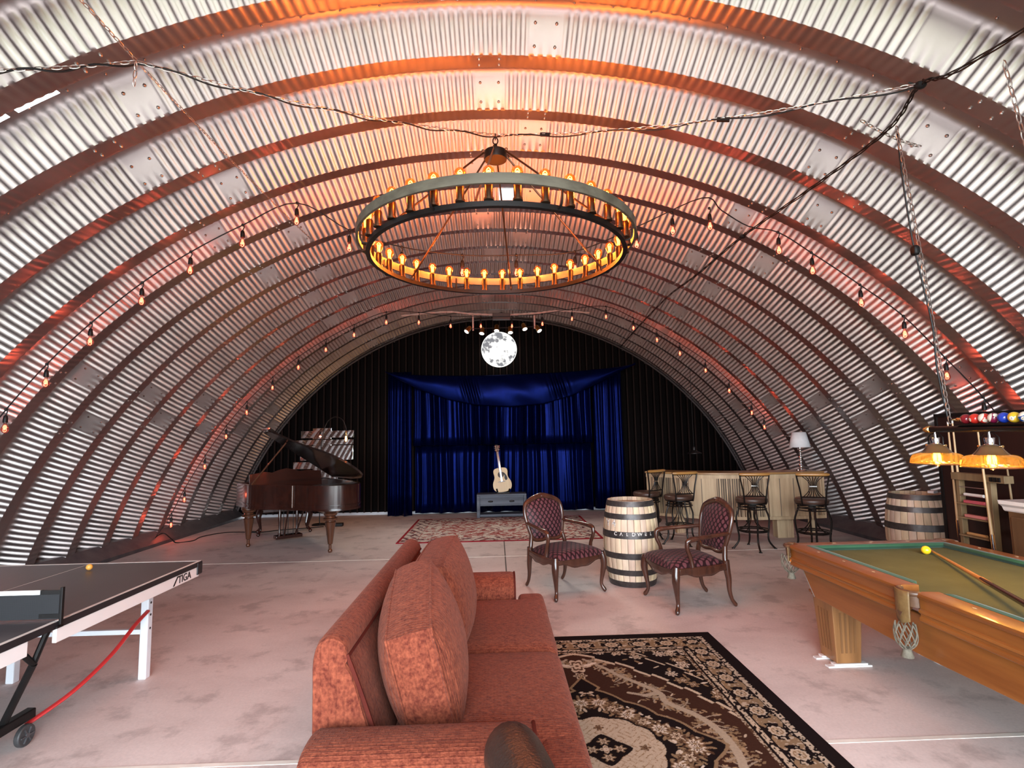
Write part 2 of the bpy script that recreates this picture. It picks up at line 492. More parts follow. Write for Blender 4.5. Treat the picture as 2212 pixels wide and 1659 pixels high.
M_valley = pmat('black_rib_valley', (0.0022, 0.0012, 0.0012), (0.0014, 0.0008, 0.0008), scale=1.5, rough=0.6, spec=0.04)  # valleys coloured darker than the rib faces
struct(back_wall().build('wall_back', [M_wall, M_valley], smooth=0, solid=0.003))
# pale blue strip: daylight under the sheet put into its colour
M_gap_strip = pmat('daylight_gap_colour', (0.62, 0.68, 0.74), rough=0.4)
struct(MB().box(-5.2, 5.25, 11.53, 11.545, 0.0, 0.055).build('trim_4', M_gap_strip, smooth=0))
# steel base channels along both sides
M_chan = pmat('grey_base_channel', (0.16, 0.155, 0.16), (0.10, 0.10, 0.11), rough=0.5, metal=0.7)
for side, x0, xs in (('left', -5.53, 1), ('right', 5.63, -1)):
    mb = MB(); a = 0.24*xs
    mb.prism([(x0-0.12*xs, 0), (x0+a, 0), (x0+a, 0.05), (x0+0.05*xs, 0.20), (x0-0.12*xs, 0.20)][::xs], -2.7, 11.5, 'xz')
    for i in range(60):
        mb.ball((x0+a*0.6, -2.5+i*0.235, 0.115), 0.012, 6, m=4)
    struct(mb.build('baseboard_'+side, M_chan))
# arch trim angle where the back wall meets the shell
mb = MB(); pts = [(XC+(RI-0.03)*sin(a), YB-0.06, ZC+(RI-0.03)*cos(a)) for a in np.linspace(-1.27, 1.27, 80)]
mb.tube(pts, 0.022, 6)
for a in np.linspace(-1.2, 1.2, 25):
    mb.ball((XC+(RI-0.06)*sin(a), YB-0.085, ZC+(RI-0.06)*cos(a)), 0.016, 6, m=4)
struct(mb.build('trim_5', pmat('dark_edge_angle', (0.05, 0.04, 0.04), rough=0.5)))
# small roof light near the ridge
mb = MB()
mb.box(0.075, 0.255, 5.690, 5.70, 4.215, 4.345)
struct(mb.build('window_1', emit('roof_light_daylight', (0.75, 0.93, 1.0), 0.85), smooth=0))
# ================================================================== RUGS
def vnoise(x, y, seed=0):
    xi = np.floor(x).astype(np.int64); yi = np.floor(y).astype(np.int64); fx = x-xi; fy = y-yi
    h = lambda a, b: (((a*374761393+b*668265263+seed*974711) ^ ((a*374761393+b*668265263+seed*974711) >> 13))*1274126177 & 0xffffff)/float(0xffffff)
    fx = fx*fx*(3-2*fx); fy = fy*fy*(3-2*fy)
    return (h(xi, yi)*(1-fx)+h(xi+1, yi)*fx)*(1-fy)+(h(xi, yi+1)*(1-fx)+h(xi+1, yi+1)*fx)*fy
def rug_mesh(name, cx, cy_, hw, hl, step, colfn, mat, thick=0.011):
    nu = int(2*hw/step)+1; nv = int(2*hl/step)+1
    u = np.linspace(-hw, hw, nu); v = np.linspace(-hl, hl, nv)
    U, Vv = np.meshgrid(u, v)
    C = colfn(U, Vv)
    co = np.stack([U, Vv, np.full_like(U, thick)], -1).reshape(-1, 3)
    i = np.arange(nu*nv).reshape(nv, nu)
    q = np.stack([i[:-1, :-1], i[:-1, 1:], i[1:, 1:], i[1:, :-1]], -1).reshape(-1, 4)
    ring = np.concatenate([i[0, :], i[1:, -1], i[-1, -2::-1], i[-2:0:-1, 0]])
    low = co[ring].copy(); low[:, 2] = 0.0005; b0 = len(co); nr = len(ring); a = np.arange(nr)
    sk = np.stack([ring, ring[(a+1) % nr], b0+(a+1) % nr, b0+a], -1)
    co = np.concatenate([co, low]); q = np.concatenate([q, sk]); cc = np.concatenate([C.reshape(-1, 3), C.reshape(-1, 3)[ring]])
    me = bpy.data.meshes.new(name)
    me.vertices.add(len(co)); me.vertices.foreach_set('co', co.astype(np.float32).ravel())
    me.loops.add(q.size); me.loops.foreach_set('vertex_index', q.astype(np.int32).ravel())
    me.polygons.add(len(q)); me.polygons.foreach_set('loop_start', np.arange(0, q.size, 4, dtype=np.int32))
    me.polygons.foreach_set('loop_total', np.full(len(q), 4, dtype=np.int32))
    me.materials.append(mat); me.update(calc_edges=True)
    at = me.color_attributes.new('pattern', 'FLOAT_COLOR', 'POINT')
    at.data.foreach_set('color', np.concatenate([cc, np.ones((len(cc), 1))], 1).astype(np.float32).ravel())
    o = bpy.data.objects.new(name, me); COL.objects.link(o); o.location = (cx, cy_, 0)
    return o

K_ = np.array((0.011, 0.007, 0.007)); BR = np.array((0.042, 0.018, 0.012)); CR = np.array((0.46, 0.355, 0.26))
TN = np.array((0.22, 0.14, 0.08)); DT = np.array((0.075, 0.038, 0.022)); WH = np.array((0.56, 0.46, 0.37))
def dark_rug(U, V):
    hw, hl = 1.135, 1.53
    au, av = np.abs(U), np.abs(V)
    C = np.zeros(U.shape+(3,)); C[:] = BR
    def put(mask, col): C[mask] = col
    rnd = random.Random(7)
    def flower(cx, cy, r, pet, cols, inner=True):
        m = (np.abs(au-cx) < r*1.4) & (np.abs(av-cy) < r*1.4)
        if not m.any(): return
        du, dv = au[m]-cx, av[m]-cy; rr = np.hypot(du, dv)/r; th = np.arctan2(dv, du)
        c = C[m]
        e = 0.78+0.22*np.cos(pet*th)
        c[rr < e] = cols[0]; c[rr < e*0.72] = cols[1]; c[rr < e*0.5] = cols[2]
        if inner: c[(rr < 0.3) & (np.cos(pet*th) > 0)] = cols[0]; c[rr < 0.12] = cols[1]
        C[m] = c
    def leaf(cx, cy, l, w, a, col):
        m = (np.abs(au-cx) < l) & (np.abs(av-cy) < l)
        if not m.any(): return
        du, dv = au[m]-cx, av[m]-cy; p = du*cos(a)+dv*sin(a); q = -du*sin(a)+dv*cos(a)
        k = (p/l)**2*4+(q/w)**2*4 < 1
        c = C[m]; c[k] = col; C[m] = c
    def stroke(pts, w0, w1, col):
        n = len(pts)-1
        for i in range(n):
            a = np.array(pts[i]); b = np.array(pts[i+1]); w = lerp(w0, w1, i/n)
            m = (au > min(a[0], b[0])-w) & (au < max(a[0], b[0])+w) & (av > min(a[1], b[1])-w) & (av < max(a[1], b[1])+w)
            if not m.any(): continue
            pu, pv = au[m]-a[0], av[m]-a[1]; d = b-a; L = d@d+1e-9
            t = np.clip((pu*d[0]+pv*d[1])/L, 0, 1)
            k = np.hypot(pu-t*d[0], pv-t*d[1]) < w*0.5
            c = C[m]; c[k] = col; C[m] = c
    # tree branches through the brown field
    main = [(0.06, 1.09), (0.11, 1.03), (0.20, 0.91), (0.25, 0.82), (0.35, 0.70), (0.45, 0.56), (0.45, 0.45), (0.57, 0.30), (0.63, 0.15), (0.645, 0.04), (0.64, 0.0)]
    main = [tuple(p[:2]) for p in smoothpath([(x, y, 0) for x, y in main], 4)]
    for i, p in enumerate(main[2:-2]):
        for s in (-1, 1):
            a = rnd.uniform(0.3, 1.4)*s+math.atan2(main[i+3][1]-p[1], main[i+3][0]-p[0]); L = rnd.uniform(0.05, 0.13)
            q = [p]; x, y = p
            for j in range(4):
                a += rnd.uniform(-0.5, 0.5); x += cos(a)*L/4; y += sin(a)*L/4; q.append((x, y))
                leaf(x+rnd.uniform(-.03, .03), y+rnd.uniform(-.03, .03), rnd.uniform(.025, .045), rnd.uniform(.01, .018), rnd.uniform(0, PI), TN*rnd.uniform(0.8, 1.5))
            stroke(q, 0.012, 0.006, CR*0.6)
    for i in range(70):
        leaf(rnd.uniform(0.1, 0.9), rnd.uniform(0.0, 1.2), rnd.uniform(.02, .045), rnd.uniform(.008, .016), rnd.uniform(0, PI), (TN if i % 3 else CR)*rnd.uniform(0.7, 1.0))
    stroke(main, 0.022, 0.05, CR*0.72)
    stroke([main[20], (main[20][0]-.10, main[20][1]-.02), (main[20][0]-.19, main[20][1]+.02)], 0.035, 0.014, CR*0.72)
    # palmette under the far tip
    flower(0.0, 0.98, 0.10, 5, (CR, DT, CR)); flower(0.0, 0.83, 0.05, 6, (CR, K_, TN)); leaf(0.09, 1.0, .12, .03, .5, WH)
    # corner spandrels
    E = (au/0.90)**1.4+(av/1.17)**1.4
    st = 0.02*np.sign(np.sin(24*np.arctan2(av, au)))
    sp = E+st > 1.0
    put(sp, K_)
    for i in range(240):
        x, y = rnd.uniform(0.05, 0.9), rnd.uniform(0.3, 1.25)
        if (x/0.90)**1.4+(y/1.17)**1.4 > 1.10:
            if i % 3 == 0: flower(x, y, rnd.uniform(.03, .055), rnd.choice((5, 6, 8)), (rnd.choice((CR, WH, TN)), DT, CR))
            else: leaf(x, y, rnd.uniform(.03, .055), rnd.uniform(.012, .022), rnd.uniform(0, PI), rnd.choice((CR, TN, WH, TN)))
    put((E+st > 0.975) & (E+st < 1.012), CR)
    E2 = E+0.03*np.sign(np.sin(24*np.arctan2(av, au)+1))
    put((E2 > 1.34) & (E2 < 1.365) & (au > 0.35), CR)
    # medallion: black scalloped ground with flowers, cream heart
    th = np.arctan2(av/0.66, au/0.60); rr = ((au/0.60)**1.12+(av/0.66)**1.12)**(1/1.12)
    sc = 1+0.045*np.abs(np.cos(7*th))-0.02
    tip = (au/0.10+np.abs(av-0.66)/0.16) < 1
    put((rr < sc+0.035) | tip, TN); put((rr < sc) | ((au/0.08+np.abs(av-0.66)/0.13) < 1), K_)
    for i in range(14):
        a = (i+0.5)/14*PI/2
        for rad, s in ((0.80, 1), (0.66, 0.7), (0.93, 0.6)):
            tt = (i+0.5)/14; x, y = 0.60*rad*tt, 0.66*rad*(1-tt)
            if i % 4 == 1 and s == 1: flower(x, y, 0.085, 9, (DT, TN, WH))
            elif i % 4 == 3 and s == 1: flower(x, y, 0.07, 7, (TN*0.8, DT, CR))
            elif i % 2 == 0 or s < 0.8: leaf(x, y, 0.045, 0.017, a*2+i, rnd.choice((CR, TN, TN)))
    for i in range(28):
        a = rnd.uniform(0, PI/2); rad = rnd.uniform(0.6, 0.98)
        tt = rnd.random(); leaf(0.60*rad*tt, 0.66*rad*(1-tt), .03, .012, rnd.uniform(0, PI), rnd.choice((CR, TN, TN, WH)))
    r2 = np.hypot(au/0.30, av/0.31); th2 = np.arctan2(av/0.31, au/0.30)
    s2 = 0.95+0.06*np.abs(np.cos(6*th2))
    put(r2 < s2+0.05, K_)
    heart = r2 < s2
    put(heart, CR*0.92)
    sw = np.sin(U*75+2*np.sin(V*52))*np.sin(V*75+2*np.sin(U*52))
    put(heart & (np.abs(sw) < 0.06), TN*1.1)
    dm = au/0.135+av/0.135
    put(heart & (dm < 1.0+0.10*np.abs(np.sin(20*(au-av)))), K_)
    flower(0.0, 0.0, 0.035, 4, (CR, TN, WH)); flower(0.07, 0.0, 0.035, 6, (TN, CR, DT)); flower(0.0, 0.07, 0.035, 6, (TN, CR, DT))
    flower(0.20, 0.0, 0.03, 5, (DT, TN, DT)); flower(0.0, 0.2, 0.03, 5, (DT, TN, DT))
    # borders
    e = np.minimum(hw-au, hl-av)
    along = np.where((hw-au) < (hl-av), av, au)
    nz = vnoise(U*90, V*90, 3)
    put(e < 0.315, K_)
    for lo, hi in ((0.085, 0.125), (0.268, 0.308)):
        put((e >= lo) & (e < hi), CR*0.95)
        mid = (lo+hi)/2
        put((e >= lo) & (e < hi) & (nz > 0.60) & (np.abs(e-mid) < 0.017), K_)
        put((np.abs(e-lo) < 0.004) | (np.abs(e-hi) < 0.004), K_)
    put((e >= 0.315) & (e < 0.335), CR*0.8)
    put((e >= 0.315) & (e < 0.335) & (vnoise(U*120, V*120, 5) > 0.5), DT)
    main_b = (e >= 0.129) & (e < 0.264)
    put(main_b, K_)
    per = 0.21; ph = along/per; k = np.floor(ph); f = (ph-k-0.5)*per; q = e-0.197
    wav = np.abs(np.abs(q)-0.044-0.019*np.cos(2*PI*ph*1.0)) < 0.013
    put(main_b & wav, TN*1.05)
    put(main_b & (np.abs(np.abs(f)-per/2) < 0.020+0.3*np.abs(q)) & (np.abs(q) < 0.05), TN)
    rr = np.hypot(f/1.0, q/0.9); t3 = np.arctan2(q, f)
    put(main_b & (rr < 0.060), K_); put(main_b & (rr < 0.048*(1+0.10*np.cos(9*t3))), CR); put(main_b & (rr < 0.034), np.array(TN)*1.2)
    put(main_b & (rr < 0.026) & (np.cos(6*t3) > 0), CR); put(main_b & (rr < 0.008), K_)
    put(main_b & (vnoise(U*70, V*70, 9) > 0.74) & (rr > 0.06), CR*0.9)
    put(e < 0.085, K_*1.1)
    C *= (0.9+0.2*vnoise(U*160, V*160, 1))[..., None]
    return C
M_pile = attr_mat('woven_rug_pile', rough=1.0, spec=0.03, bump=0.25, nscale=220)
rug = rug_mesh('area_rug', 0.53, 2.85, 1.135, 1.53, 0.0050, dark_rug, M_pile)
tag(rug, 'black, brown and cream medallion rug in front of the red sofa', 'rug')

def red_rug(U, V):
    hw, hl = 1.59, 1.17
    RD = np.array((0.30, 0.025, 0.035)); CM = np.array((0.66, 0.56, 0.49)); DK = np.array((0.12, 0.05, 0.06)); RS = np.array((0.33, 0.09, 0.08))
    n1 = vnoise(U*9, V*9, 1)*0.6+vnoise(U*23, V*23, 2)*0.4
    n2 = vnoise(U*16+2*np.sin(V*7), V*16+2*np.sin(U*7), 4); n3 = vnoise(U*38, V*38, 8)
    C = np.zeros(U.shape+(3,)); C[:] = CM
    e = np.minimum(hw-np.abs(U), hl-np.abs(V))
    d = np.hypot(U/1.05, V/0.78)
    red = (d < 1.0) & (d > 0.42)
    curl = np.abs(np.sin(13*U+3*np.sin(9*V))*np.sin(13*V+3*np.sin(9*U)))
    C[(curl < 0.16) & (n3 > 0.35)] = DK*1.3
    C[(n2 > 0.62) & (n3 > 0.4)] = RS
    C[red & (n2+0.4*n3 > 0.55)] = RS*1.05
    C[red & (curl < 0.12)] = CM
    C[(d < 0.42) & (n2 > 0.68)] = RS
    C[(e < 0.30) & (e > 0.05) & (curl < 0.22)] = DK
    C[(np.abs(e-0.30) < 0.012) & (n3 > 0.4)] = RS
    C[e < 0.045] = RD
    C *= (0.85+0.3*n3)[..., None]
    return C
rug2 = rug_mesh('stage_rug', 0.035, 9.50, 1.59, 1.17, 0.012, red_rug, M_pile)
tag(rug2, 'faded red and cream rug on the floor before the blue curtain', 'rug')

# ================================================================== SOFA
def chenille():
    m, nt, b = new_mat('rust_red_chenille')
    tc = nt.nodes.new('ShaderNodeTexCoord')
    def nz(sc, st, det=4):
        mp = nt.nodes.new('ShaderNodeMapping'); mp.inputs['Scale'].default_value = st
        nt.links.new(tc.outputs['Object'], mp.inputs[0])
        n = nt.nodes.new('ShaderNodeTexNoise'); n.inputs['Scale'].default_value = sc; n.inputs['Detail'].default_value = det
        nt.links.new(mp.outputs[0], n.inputs[0]); return n.outputs['Fac']
    r = nt.nodes.new('ShaderNodeValToRGB')
    r.color_ramp.elements[0].position = 0.36; r.color_ramp.elements[0].color = (0.085, 0.0145, 0.0085, 1)
    r.color_ramp.elements[1].position = 0.66; r.color_ramp.elements[1].color = (0.245, 0.060, 0.030, 1)
    mm = nt.nodes.new('ShaderNodeMath'); mm.operation = 'ADD'
    m1 = nt.nodes.new('ShaderNodeMath'); m1.operation = 'MULTIPLY'; m1.inputs[1].default_value = 0.55
    m2 = nt.nodes.new('ShaderNodeMath'); m2.operation = 'MULTIPLY'; m2.inputs[1].default_value = 0.45
    nt.links.new(nz(95, (1, 2.2, 0.8), 5), m1.inputs[0]); nt.links.new(nz(38, (1, 1.5, 1), 4), m2.inputs[0])
    nt.links.new(m1.outputs[0], mm.inputs[0]); nt.links.new(m2.outputs[0], mm.inputs[1])
    nt.links.new(mm.outputs[0], r.inputs[0]); nt.links.new(r.outputs[0], b.inputs['Base Color'])
    b.inputs['Roughness'].default_value = 0.85; b.inputs['Specular IOR Level'].default_value = 0.15
    b.inputs['Sheen Weight'].default_value = 0.12; b.inputs['Sheen Roughness'].default_value = 0.4
    b.inputs['Sheen Tint'].default_value = (1.0, 0.55, 0.45, 1)
    bk = nt.nodes.new('ShaderNodeTexBrick'); bk.inputs['Scale'].default_value = 18
    bk.inputs['Mortar Size'].default_value = 0.06; bk.inputs['Mortar Smooth'].default_value = 1.0
    nt.links.new(tc.outputs['Object'], bk.inputs[0])
    ad = nt.nodes.new('ShaderNodeMath'); ad.operation = 'MULTIPLY_ADD'; ad.inputs[1].default_value = 1.2
    nt.links.new(nz(90, (1, 2.5, 1), 2), ad.inputs[0]); nt.links.new(bk.outputs['Fac'], ad.inputs[2])
    bp = nt.nodes.new('ShaderNodeBump'); bp.inputs['Strength'].default_value = 0.5; bp.inputs['Distance'].default_value = 0.004
    nt.links.new(ad.outputs[0], bp.inputs['Height']); nt.links.new(bp.outputs[0], b.inputs['Normal'])
    return m
M_chen = chenille()
M_welt = pmat('dark_red_welt', (0.10, 0.020, 0.014), (0.07, 0.013, 0.01), rough=0.9, spec=0.05)
sofa = thing('sofa', 'rust red chenille two seat sofa beside the black medallion rug', 'sofa', (-0.25, 2.93, 0.011))
SX, SY = -0.25, 2.93
def S(x, y): return x-SX, y-SY
# base rail
mb = MB(); mb.box(-0.64-SX, 0.22-SX, 1.84-SY, 4.02-SY, 0.10, 0.30); mb.build('base', M_chen, sofa, bevel=0.02)
for y in (1.88, 3.97):
    for x in (-0.60, 0.18):
        mb = MB(); mb.lathe([(0.022, 0.0), (0.03, 0.11)], 12, (x-SX, y-SY, 0)); mb.build('leg', M_black, sofa)
# back: raked slab with a fat rolled top, lofted along its length
def back_prof(t):
    pts = [(-0.665, 0.12), (-0.67, 0.45), (-0.672, 0.70), (-0.672, 0.80), (-0.655, 0.862), (-0.615, 0.885), (-0.565, 0.868), (-0.545, 0.825),
           (-0.552, 0.80), (-0.525, 0.75), (-0.47, 0.58), (-0.42, 0.42), (-0.40, 0.30), (-0.40, 0.12)]
    return pts
pr = smoothpath([(x, z, 0) for x, z in back_prof(0)], 3)
mb = MB(); Ys = [2.005, 2.015, 2.04, 2.3, 2.7, 3.1, 3.5, 3.80, 3.84, 3.865, 3.875]
n = len(pr)
vs = []
cxm, czm = -0.56, 0.55
for i, y in enumerate(Ys):
    s = {0: 0.93, 1: 0.98, 9: 0.98, 10: 0.93}.get(i, 1.0)
    vs += [(cxm+(p[0]-cxm)*s-SX, y-SY, czm+(p[1]-czm)*(s if p[1] > 0.3 else 1)) for p in pr]
mb.add(vs, [(i*n+k, i*n+(k+1) % n, (i+1)*n+(k+1) % n, (i+1)*n+k) for i in range(len(Ys)-1) for k in range(n)] + [tuple(range(n)), tuple((len(Ys)-1)*n+k for k in range(n))])
mb.build('backrest', M_chen, sofa, smooth=50)
mb = MB(); mb.tube([(-0.546-SX, y-SY, 0.812) for y in np.linspace(2.02, 3.86, 20)], 0.008, 6)
mb.tube(smoothpath([(-0.548-SX, 2.012-SY, 0.82), (-0.50-SX, 2.010-SY, 0.70), (-0.45-SX, 2.010-SY, 0.56)], 4), 0.008, 6)
mb.build('welt', M_welt, sofa)
# rounded arms
for (ya, yb, nm) in ((1.74, 2.01, 'near'), (3.80, 4.06, 'far')):
    mb = MB(); yc = (ya+yb)/2; hw = (yb-ya)/2
    prof = [(-hw, 0.12), (-hw, 0.49), (-hw*0.93, 0.557), (-hw*0.6, 0.602), (0, 0.614), (hw*0.6, 0.602), (hw*0.93, 0.557), (hw, 0.49), (hw, 0.12)]
    prof = smoothpath([(a, b, 0) for a, b in prof], 3); n = len(prof)
    xsn = [-0.635, -0.62, -0.5, -0.2, 0.08, 0.105, 0.115]; scs = [0.97, 1, 1, 1, 1, 0.985, 0.95]
    vs = []
    for x, s in zip(xsn, scs): vs += [(x-SX, yc+p[0]*s-SY, 0.3+(p[1]-0.3)*s) for p in prof]
    mb.add(vs, [(i*n+k, i*n+(k+1) % n, (i+1)*n+(k+1) % n, (i+1)*n+k) for i in range(len(xsn)-1) for k in range(n)]+[tuple(range(n)), tuple((len(xsn)-1)*n+k for k in range(n))])
    ar = mb.build('arm', M_chen, sofa, smooth=50)
    mb = MB(); mb.tube([(0.112-SX, yc+p[0]*0.985-SY, 0.3+(p[1]-0.3)*0.985) for p in prof], 0.007, 6); mb.build('arm_welt', M_welt, ar)
# T seat cushions, puffed
for y0, y1, ty in ((2.015, 2.91, (1.80, 2.25)), (2.91, 3.80, (3.45, 3.95))):
    mb = MB()
    mb.sbox((-0.055-SX, (y0+y1)/2-SY, 0.385), (0.74, y1-y0+0.005, 0.225), 0.42, 0.14, 56)
    mb.sbox((0.223-SX, (ty[0]+ty[1])/2-SY, 0.380), (0.186, ty[1]-ty[0], 0.205), 0.42, 0.3, 32)
    mb.build('seat_cushion', M_chen, sofa, smooth=180)
# loose box-edged back pillows
def pillow(label, c, rot, size=(0.40, 0.66, 0.50)):
    """local x = thickness, y = width, z = height; gusset band round the edge, bulging faces"""
    mb = MB(); N = 22; tg = 0.085
    W, H = size[1], size[2]
    def face(sgn):
        def fn(a, b):
            y = (a-0.5)*W; z = (b-0.5)*H
            k = (1-(2*a-1)**2)*(1-(2*b-1)**2)
            rc = 1-0.05*((2*a-1)**2*(2*b-1)**2)
            return (sgn*(tg+(size[0]/2-tg)*k**0.55), y*rc, z*rc)
        return fn
    mb.grid(N, N, face(1)); mb.grid(N, N, face(-1))
    # gusset joins the two rims
    rim = [(i/(N-1), 0) for i in range(N)]+[(1, j/(N-1)) for j in range(1, N)]+[(i/(N-1), 1) for i in range(N-2, -1, -1)]+[(0, j/(N-1)) for j in range(N-2, 0, -1)]
    L = [face(-1)(*p) for p in rim]; R = [face(1)(*p) for p in rim]; n = len(rim)
    vs = []
    for t in (0, 0.2, 0.5, 0.8, 1.0):
        bul = 1+0.05*(1-(2*t-1)**2)
        vs += [(lerp(a[0], b[0], t), lerp(a[1], b[1], t)*bul, lerp(a[2], b[2], t)*bul) for a, b in zip(L, R)]
    mb.add(vs, [(i*n+k, i*n+(k+1) % n, (i+1)*n+(k+1) % n, (i+1)*n+k) for i in range(4) for k in range(n)])
    o = mb.build('back_pillow', M_chen, None, smooth=40)
    o.location = c; o.rotation_euler = rot
    tag(o, label, 'cushion', 'loose back pillows on the sofa')
    w = MB(); w.tube(L, 0.006, 6, closed=True); w.tube(R, 0.006, 6, closed=True); w.build('welt', M_chen, o)
    return o
pillow('nearest plump rust red box pillow leaning on the sofa back', (-0.325, 2.40, 0.716), (math.radians(12), math.radians(-13), math.radians(4)), (0.36, 0.62, 0.48))
pillow('rust red box pillow at the far end of the sofa, behind the nearest one', (-0.31, 3.17, 0.72), (math.radians(4), math.radians(-12), math.radians(-3)), (0.34, 0.66, 0.47))

# padded leather chair arm close to the camera
M_leather = pmat('worn_dark_leather', (0.035, 0.022, 0.016), (0.018, 0.012, 0.010), scale=14, rough=0.38, bump=0.25, bscale=120, spec=0.6)
lc = thing('leather_chair', 'dark leather chair whose padded arm ends by the near sofa arm', 'chair', (0.14, 0.95, 0.0118))
mb = MB()
pts = smoothpath([(-0.128, 0.645, 0.735), (-0.122, 0.625, 0.735), (-0.11, 0.56, 0.74), (-0.08, 0.40, 0.745), (-0.045, 0.20, 0.745), (-0.01, -0.15, 0.73)], 6)
rr = smoothvals([0.022, 0.052, 0.078, 0.084, 0.084, 0.08], 6)
mb.tube(pts, rr, 20); mb.build('armrest', M_leather, lc, smooth=60)
mb = MB(); mb.tube(smoothpath([(-0.085, 0.45, 0.68), (-0.07, 0.45, 0.3), (-0.06, 0.42, 0.0)], 5), 0.02, 10); mb.build('leg', M_black, lc)
mb = MB(); mb.tube(smoothpath([(0.0, -0.1, 0.68), (0.0, -0.1, 0.3), (0.0, -0.12, 0.0)], 5), 0.02, 10); mb.build('leg', M_black, lc)
mb = MB(); mb.sbox((0.30, 0.12, 0.40), (0.58, 0.56, 0.16), 0.3); mb.build('seat', M_leather, lc, smooth=60)
for p, q in (((-0.06, 0.40, 0.30), (0.30, 0.30, 0.33)), ((0.0, -0.1, 0.30), (0.30, -0.08, 0.33))):
    mb = MB(); mb.bar(p, q, 0.04, 0.03); mb.build('seat_rail', M_black, lc)
# ================================================================== CHANDELIER
M_ring_wood = wood('weathered_grey_band', (0.16, 0.14, 0.105), (0.09, 0.075, 0.055), axis=0, rough=0.6)
M_socket = pmat('dark_bronze_socket', (0.10, 0.055, 0.03), (0.06, 0.035, 0.02), rough=0.3, metal=0.8)
M_amber = thin_glass('amber_bulb_glass', (1.0, 0.72, 0.35), 0.10, haze=0.30, hcol=(0.045, 0.015, 0.002))
M_fil = emit('amber_filament', (1.0, 0.42, 0.07), 9.0)
def bulb_mesh(h, r, neck, fil_r, n=14, down=False):
    mb = MB()
    prof = [(neck, 0.0), (neck*1.05, h*0.12), (r*0.72, h*0.34), (r*0.97, h*0.55), (r, h*0.66), (r*0.88, h*0.82), (r*0.5, h*0.96), (0.0005, h)]
    mb.lathe(prof, n, mi=0, caps=False)
    for k in range(4):
        a = k*PI/2
        mb.tube([(fil_r*cos(a), fil_r*sin(a), h*0.22), (fil_r*1.25*cos(a), fil_r*1.25*sin(a), h*0.68)], 0.0045, 5, mi=1)
    return mb
ch = thing('chandelier', 'big round wagon wheel chandelier with a ring of glowing amber bulbs', 'chandelier', (0.03, 3.94, 2.93))
def ring(r0, r1, z0, z1, n=96):
    mb = MB(); mb.lathe([(r0, z0), (r1, z0), (r1, z1), (r0, z1), (r0, z0)], n, caps=False); return mb
ring(0.935, 0.968, 0.0, 0.032).build('lower_ring', M_black, ch, smooth=30)
ring(1.020, 1.038, 0.105, 0.168).build('upper_band', M_ring_wood, ch, smooth=30)
mb = MB(); mb.lathe([(0.02, 0.80), (0.085, 0.80), (0.088, 0.81), (0.088, 0.865), (0.07, 0.875), (0.02, 0.89), (0.012, 0.93)], 32); hub = mb.build('canopy_hub', M_black, ch)
mb = MB(); mb.tube([(0.02*cos(a), 0, 0.955+0.028*sin(a)) for a in np.linspace(0, 2*PI, 14)[:-1]], 0.005, 6, closed=True)
mb.tube([(0, 0.016*cos(a), 0.99+0.024*sin(a)) for a in np.linspace(0, 2*PI, 14)[:-1]], 0.0045, 6, closed=True); mb.build('hook', M_black, hub)
for k in range(6):
    a = math.radians(82+60*k)
    mb = MB(); p0 = (0.10*cos(a), 0.10*sin(a), 0.84); p1 = (0.93*cos(a), 0.93*sin(a), 0.055)
    mb.tube([p0, p1], 0.0075, 8)
    mb.tube([(p0[0]+0.014*cos(t)*cos(a), p0[1]+0.014*cos(t)*sin(a), p0[2]+0.01+0.014*sin(t)) for t in np.linspace(0, 2*PI, 10)[:-1]], 0.004, 5, closed=True)
    mb.tube([(p1[0]+0.016*cos(t)*cos(a), p1[1]+0.016*cos(t)*sin(a), p1[2]-0.012+0.018*sin(t)) for t in np.linspace(0, 2*PI, 10)[:-1]], 0.004, 5, closed=True)
    mb.build('rod', M_socket, ch)
for k in range(8):
    a = math.radians(22+45*k); mb = MB()
    mb.tube(smoothpath([(0.955*cos(a), 0.955*sin(a), 0.012), (1.0*cos(a), 1.0*sin(a), 0.018), (1.016*cos(a), 1.016*sin(a), 0.06), (1.016*cos(a), 1.016*sin(a), 0.15)], 4), 0.008, 6)
    mb.build('bracket', M_black, ch)
NB = 36
sock0 = None
for k in range(NB):
    a = 2*PI*(k+0.5)/NB+math.radians(2)
    p = (0.968*cos(a), 0.968*sin(a), 0.033)
    if sock0 is None:
        mb = MB(); mb.lathe([(0.030, 0), (0.030, 0.012), (0.024, 0.016), (0.025, 0.10), (0.022, 0.108)], 14)
        s = mb.build('socket', M_socket, ch); s.location = p; sock0 = s
        b = bulb_mesh(0.105, 0.036, 0.014, 0.008).build('bulb', [M_amber, M_fil], s, smooth=60); b.location = (0, 0, 0.105); bulb0 = b
    else:
        s = sock0.copy(); COL.objects.link(s); s.location = p; s.parent = ch
        b = bulb0.copy(); COL.objects.link(b); b.parent = s
    lamp('amber_light', ch, (p[0], p[1], 0.20), (1.0, 0.27, 0.065), 7.0, 0.022)

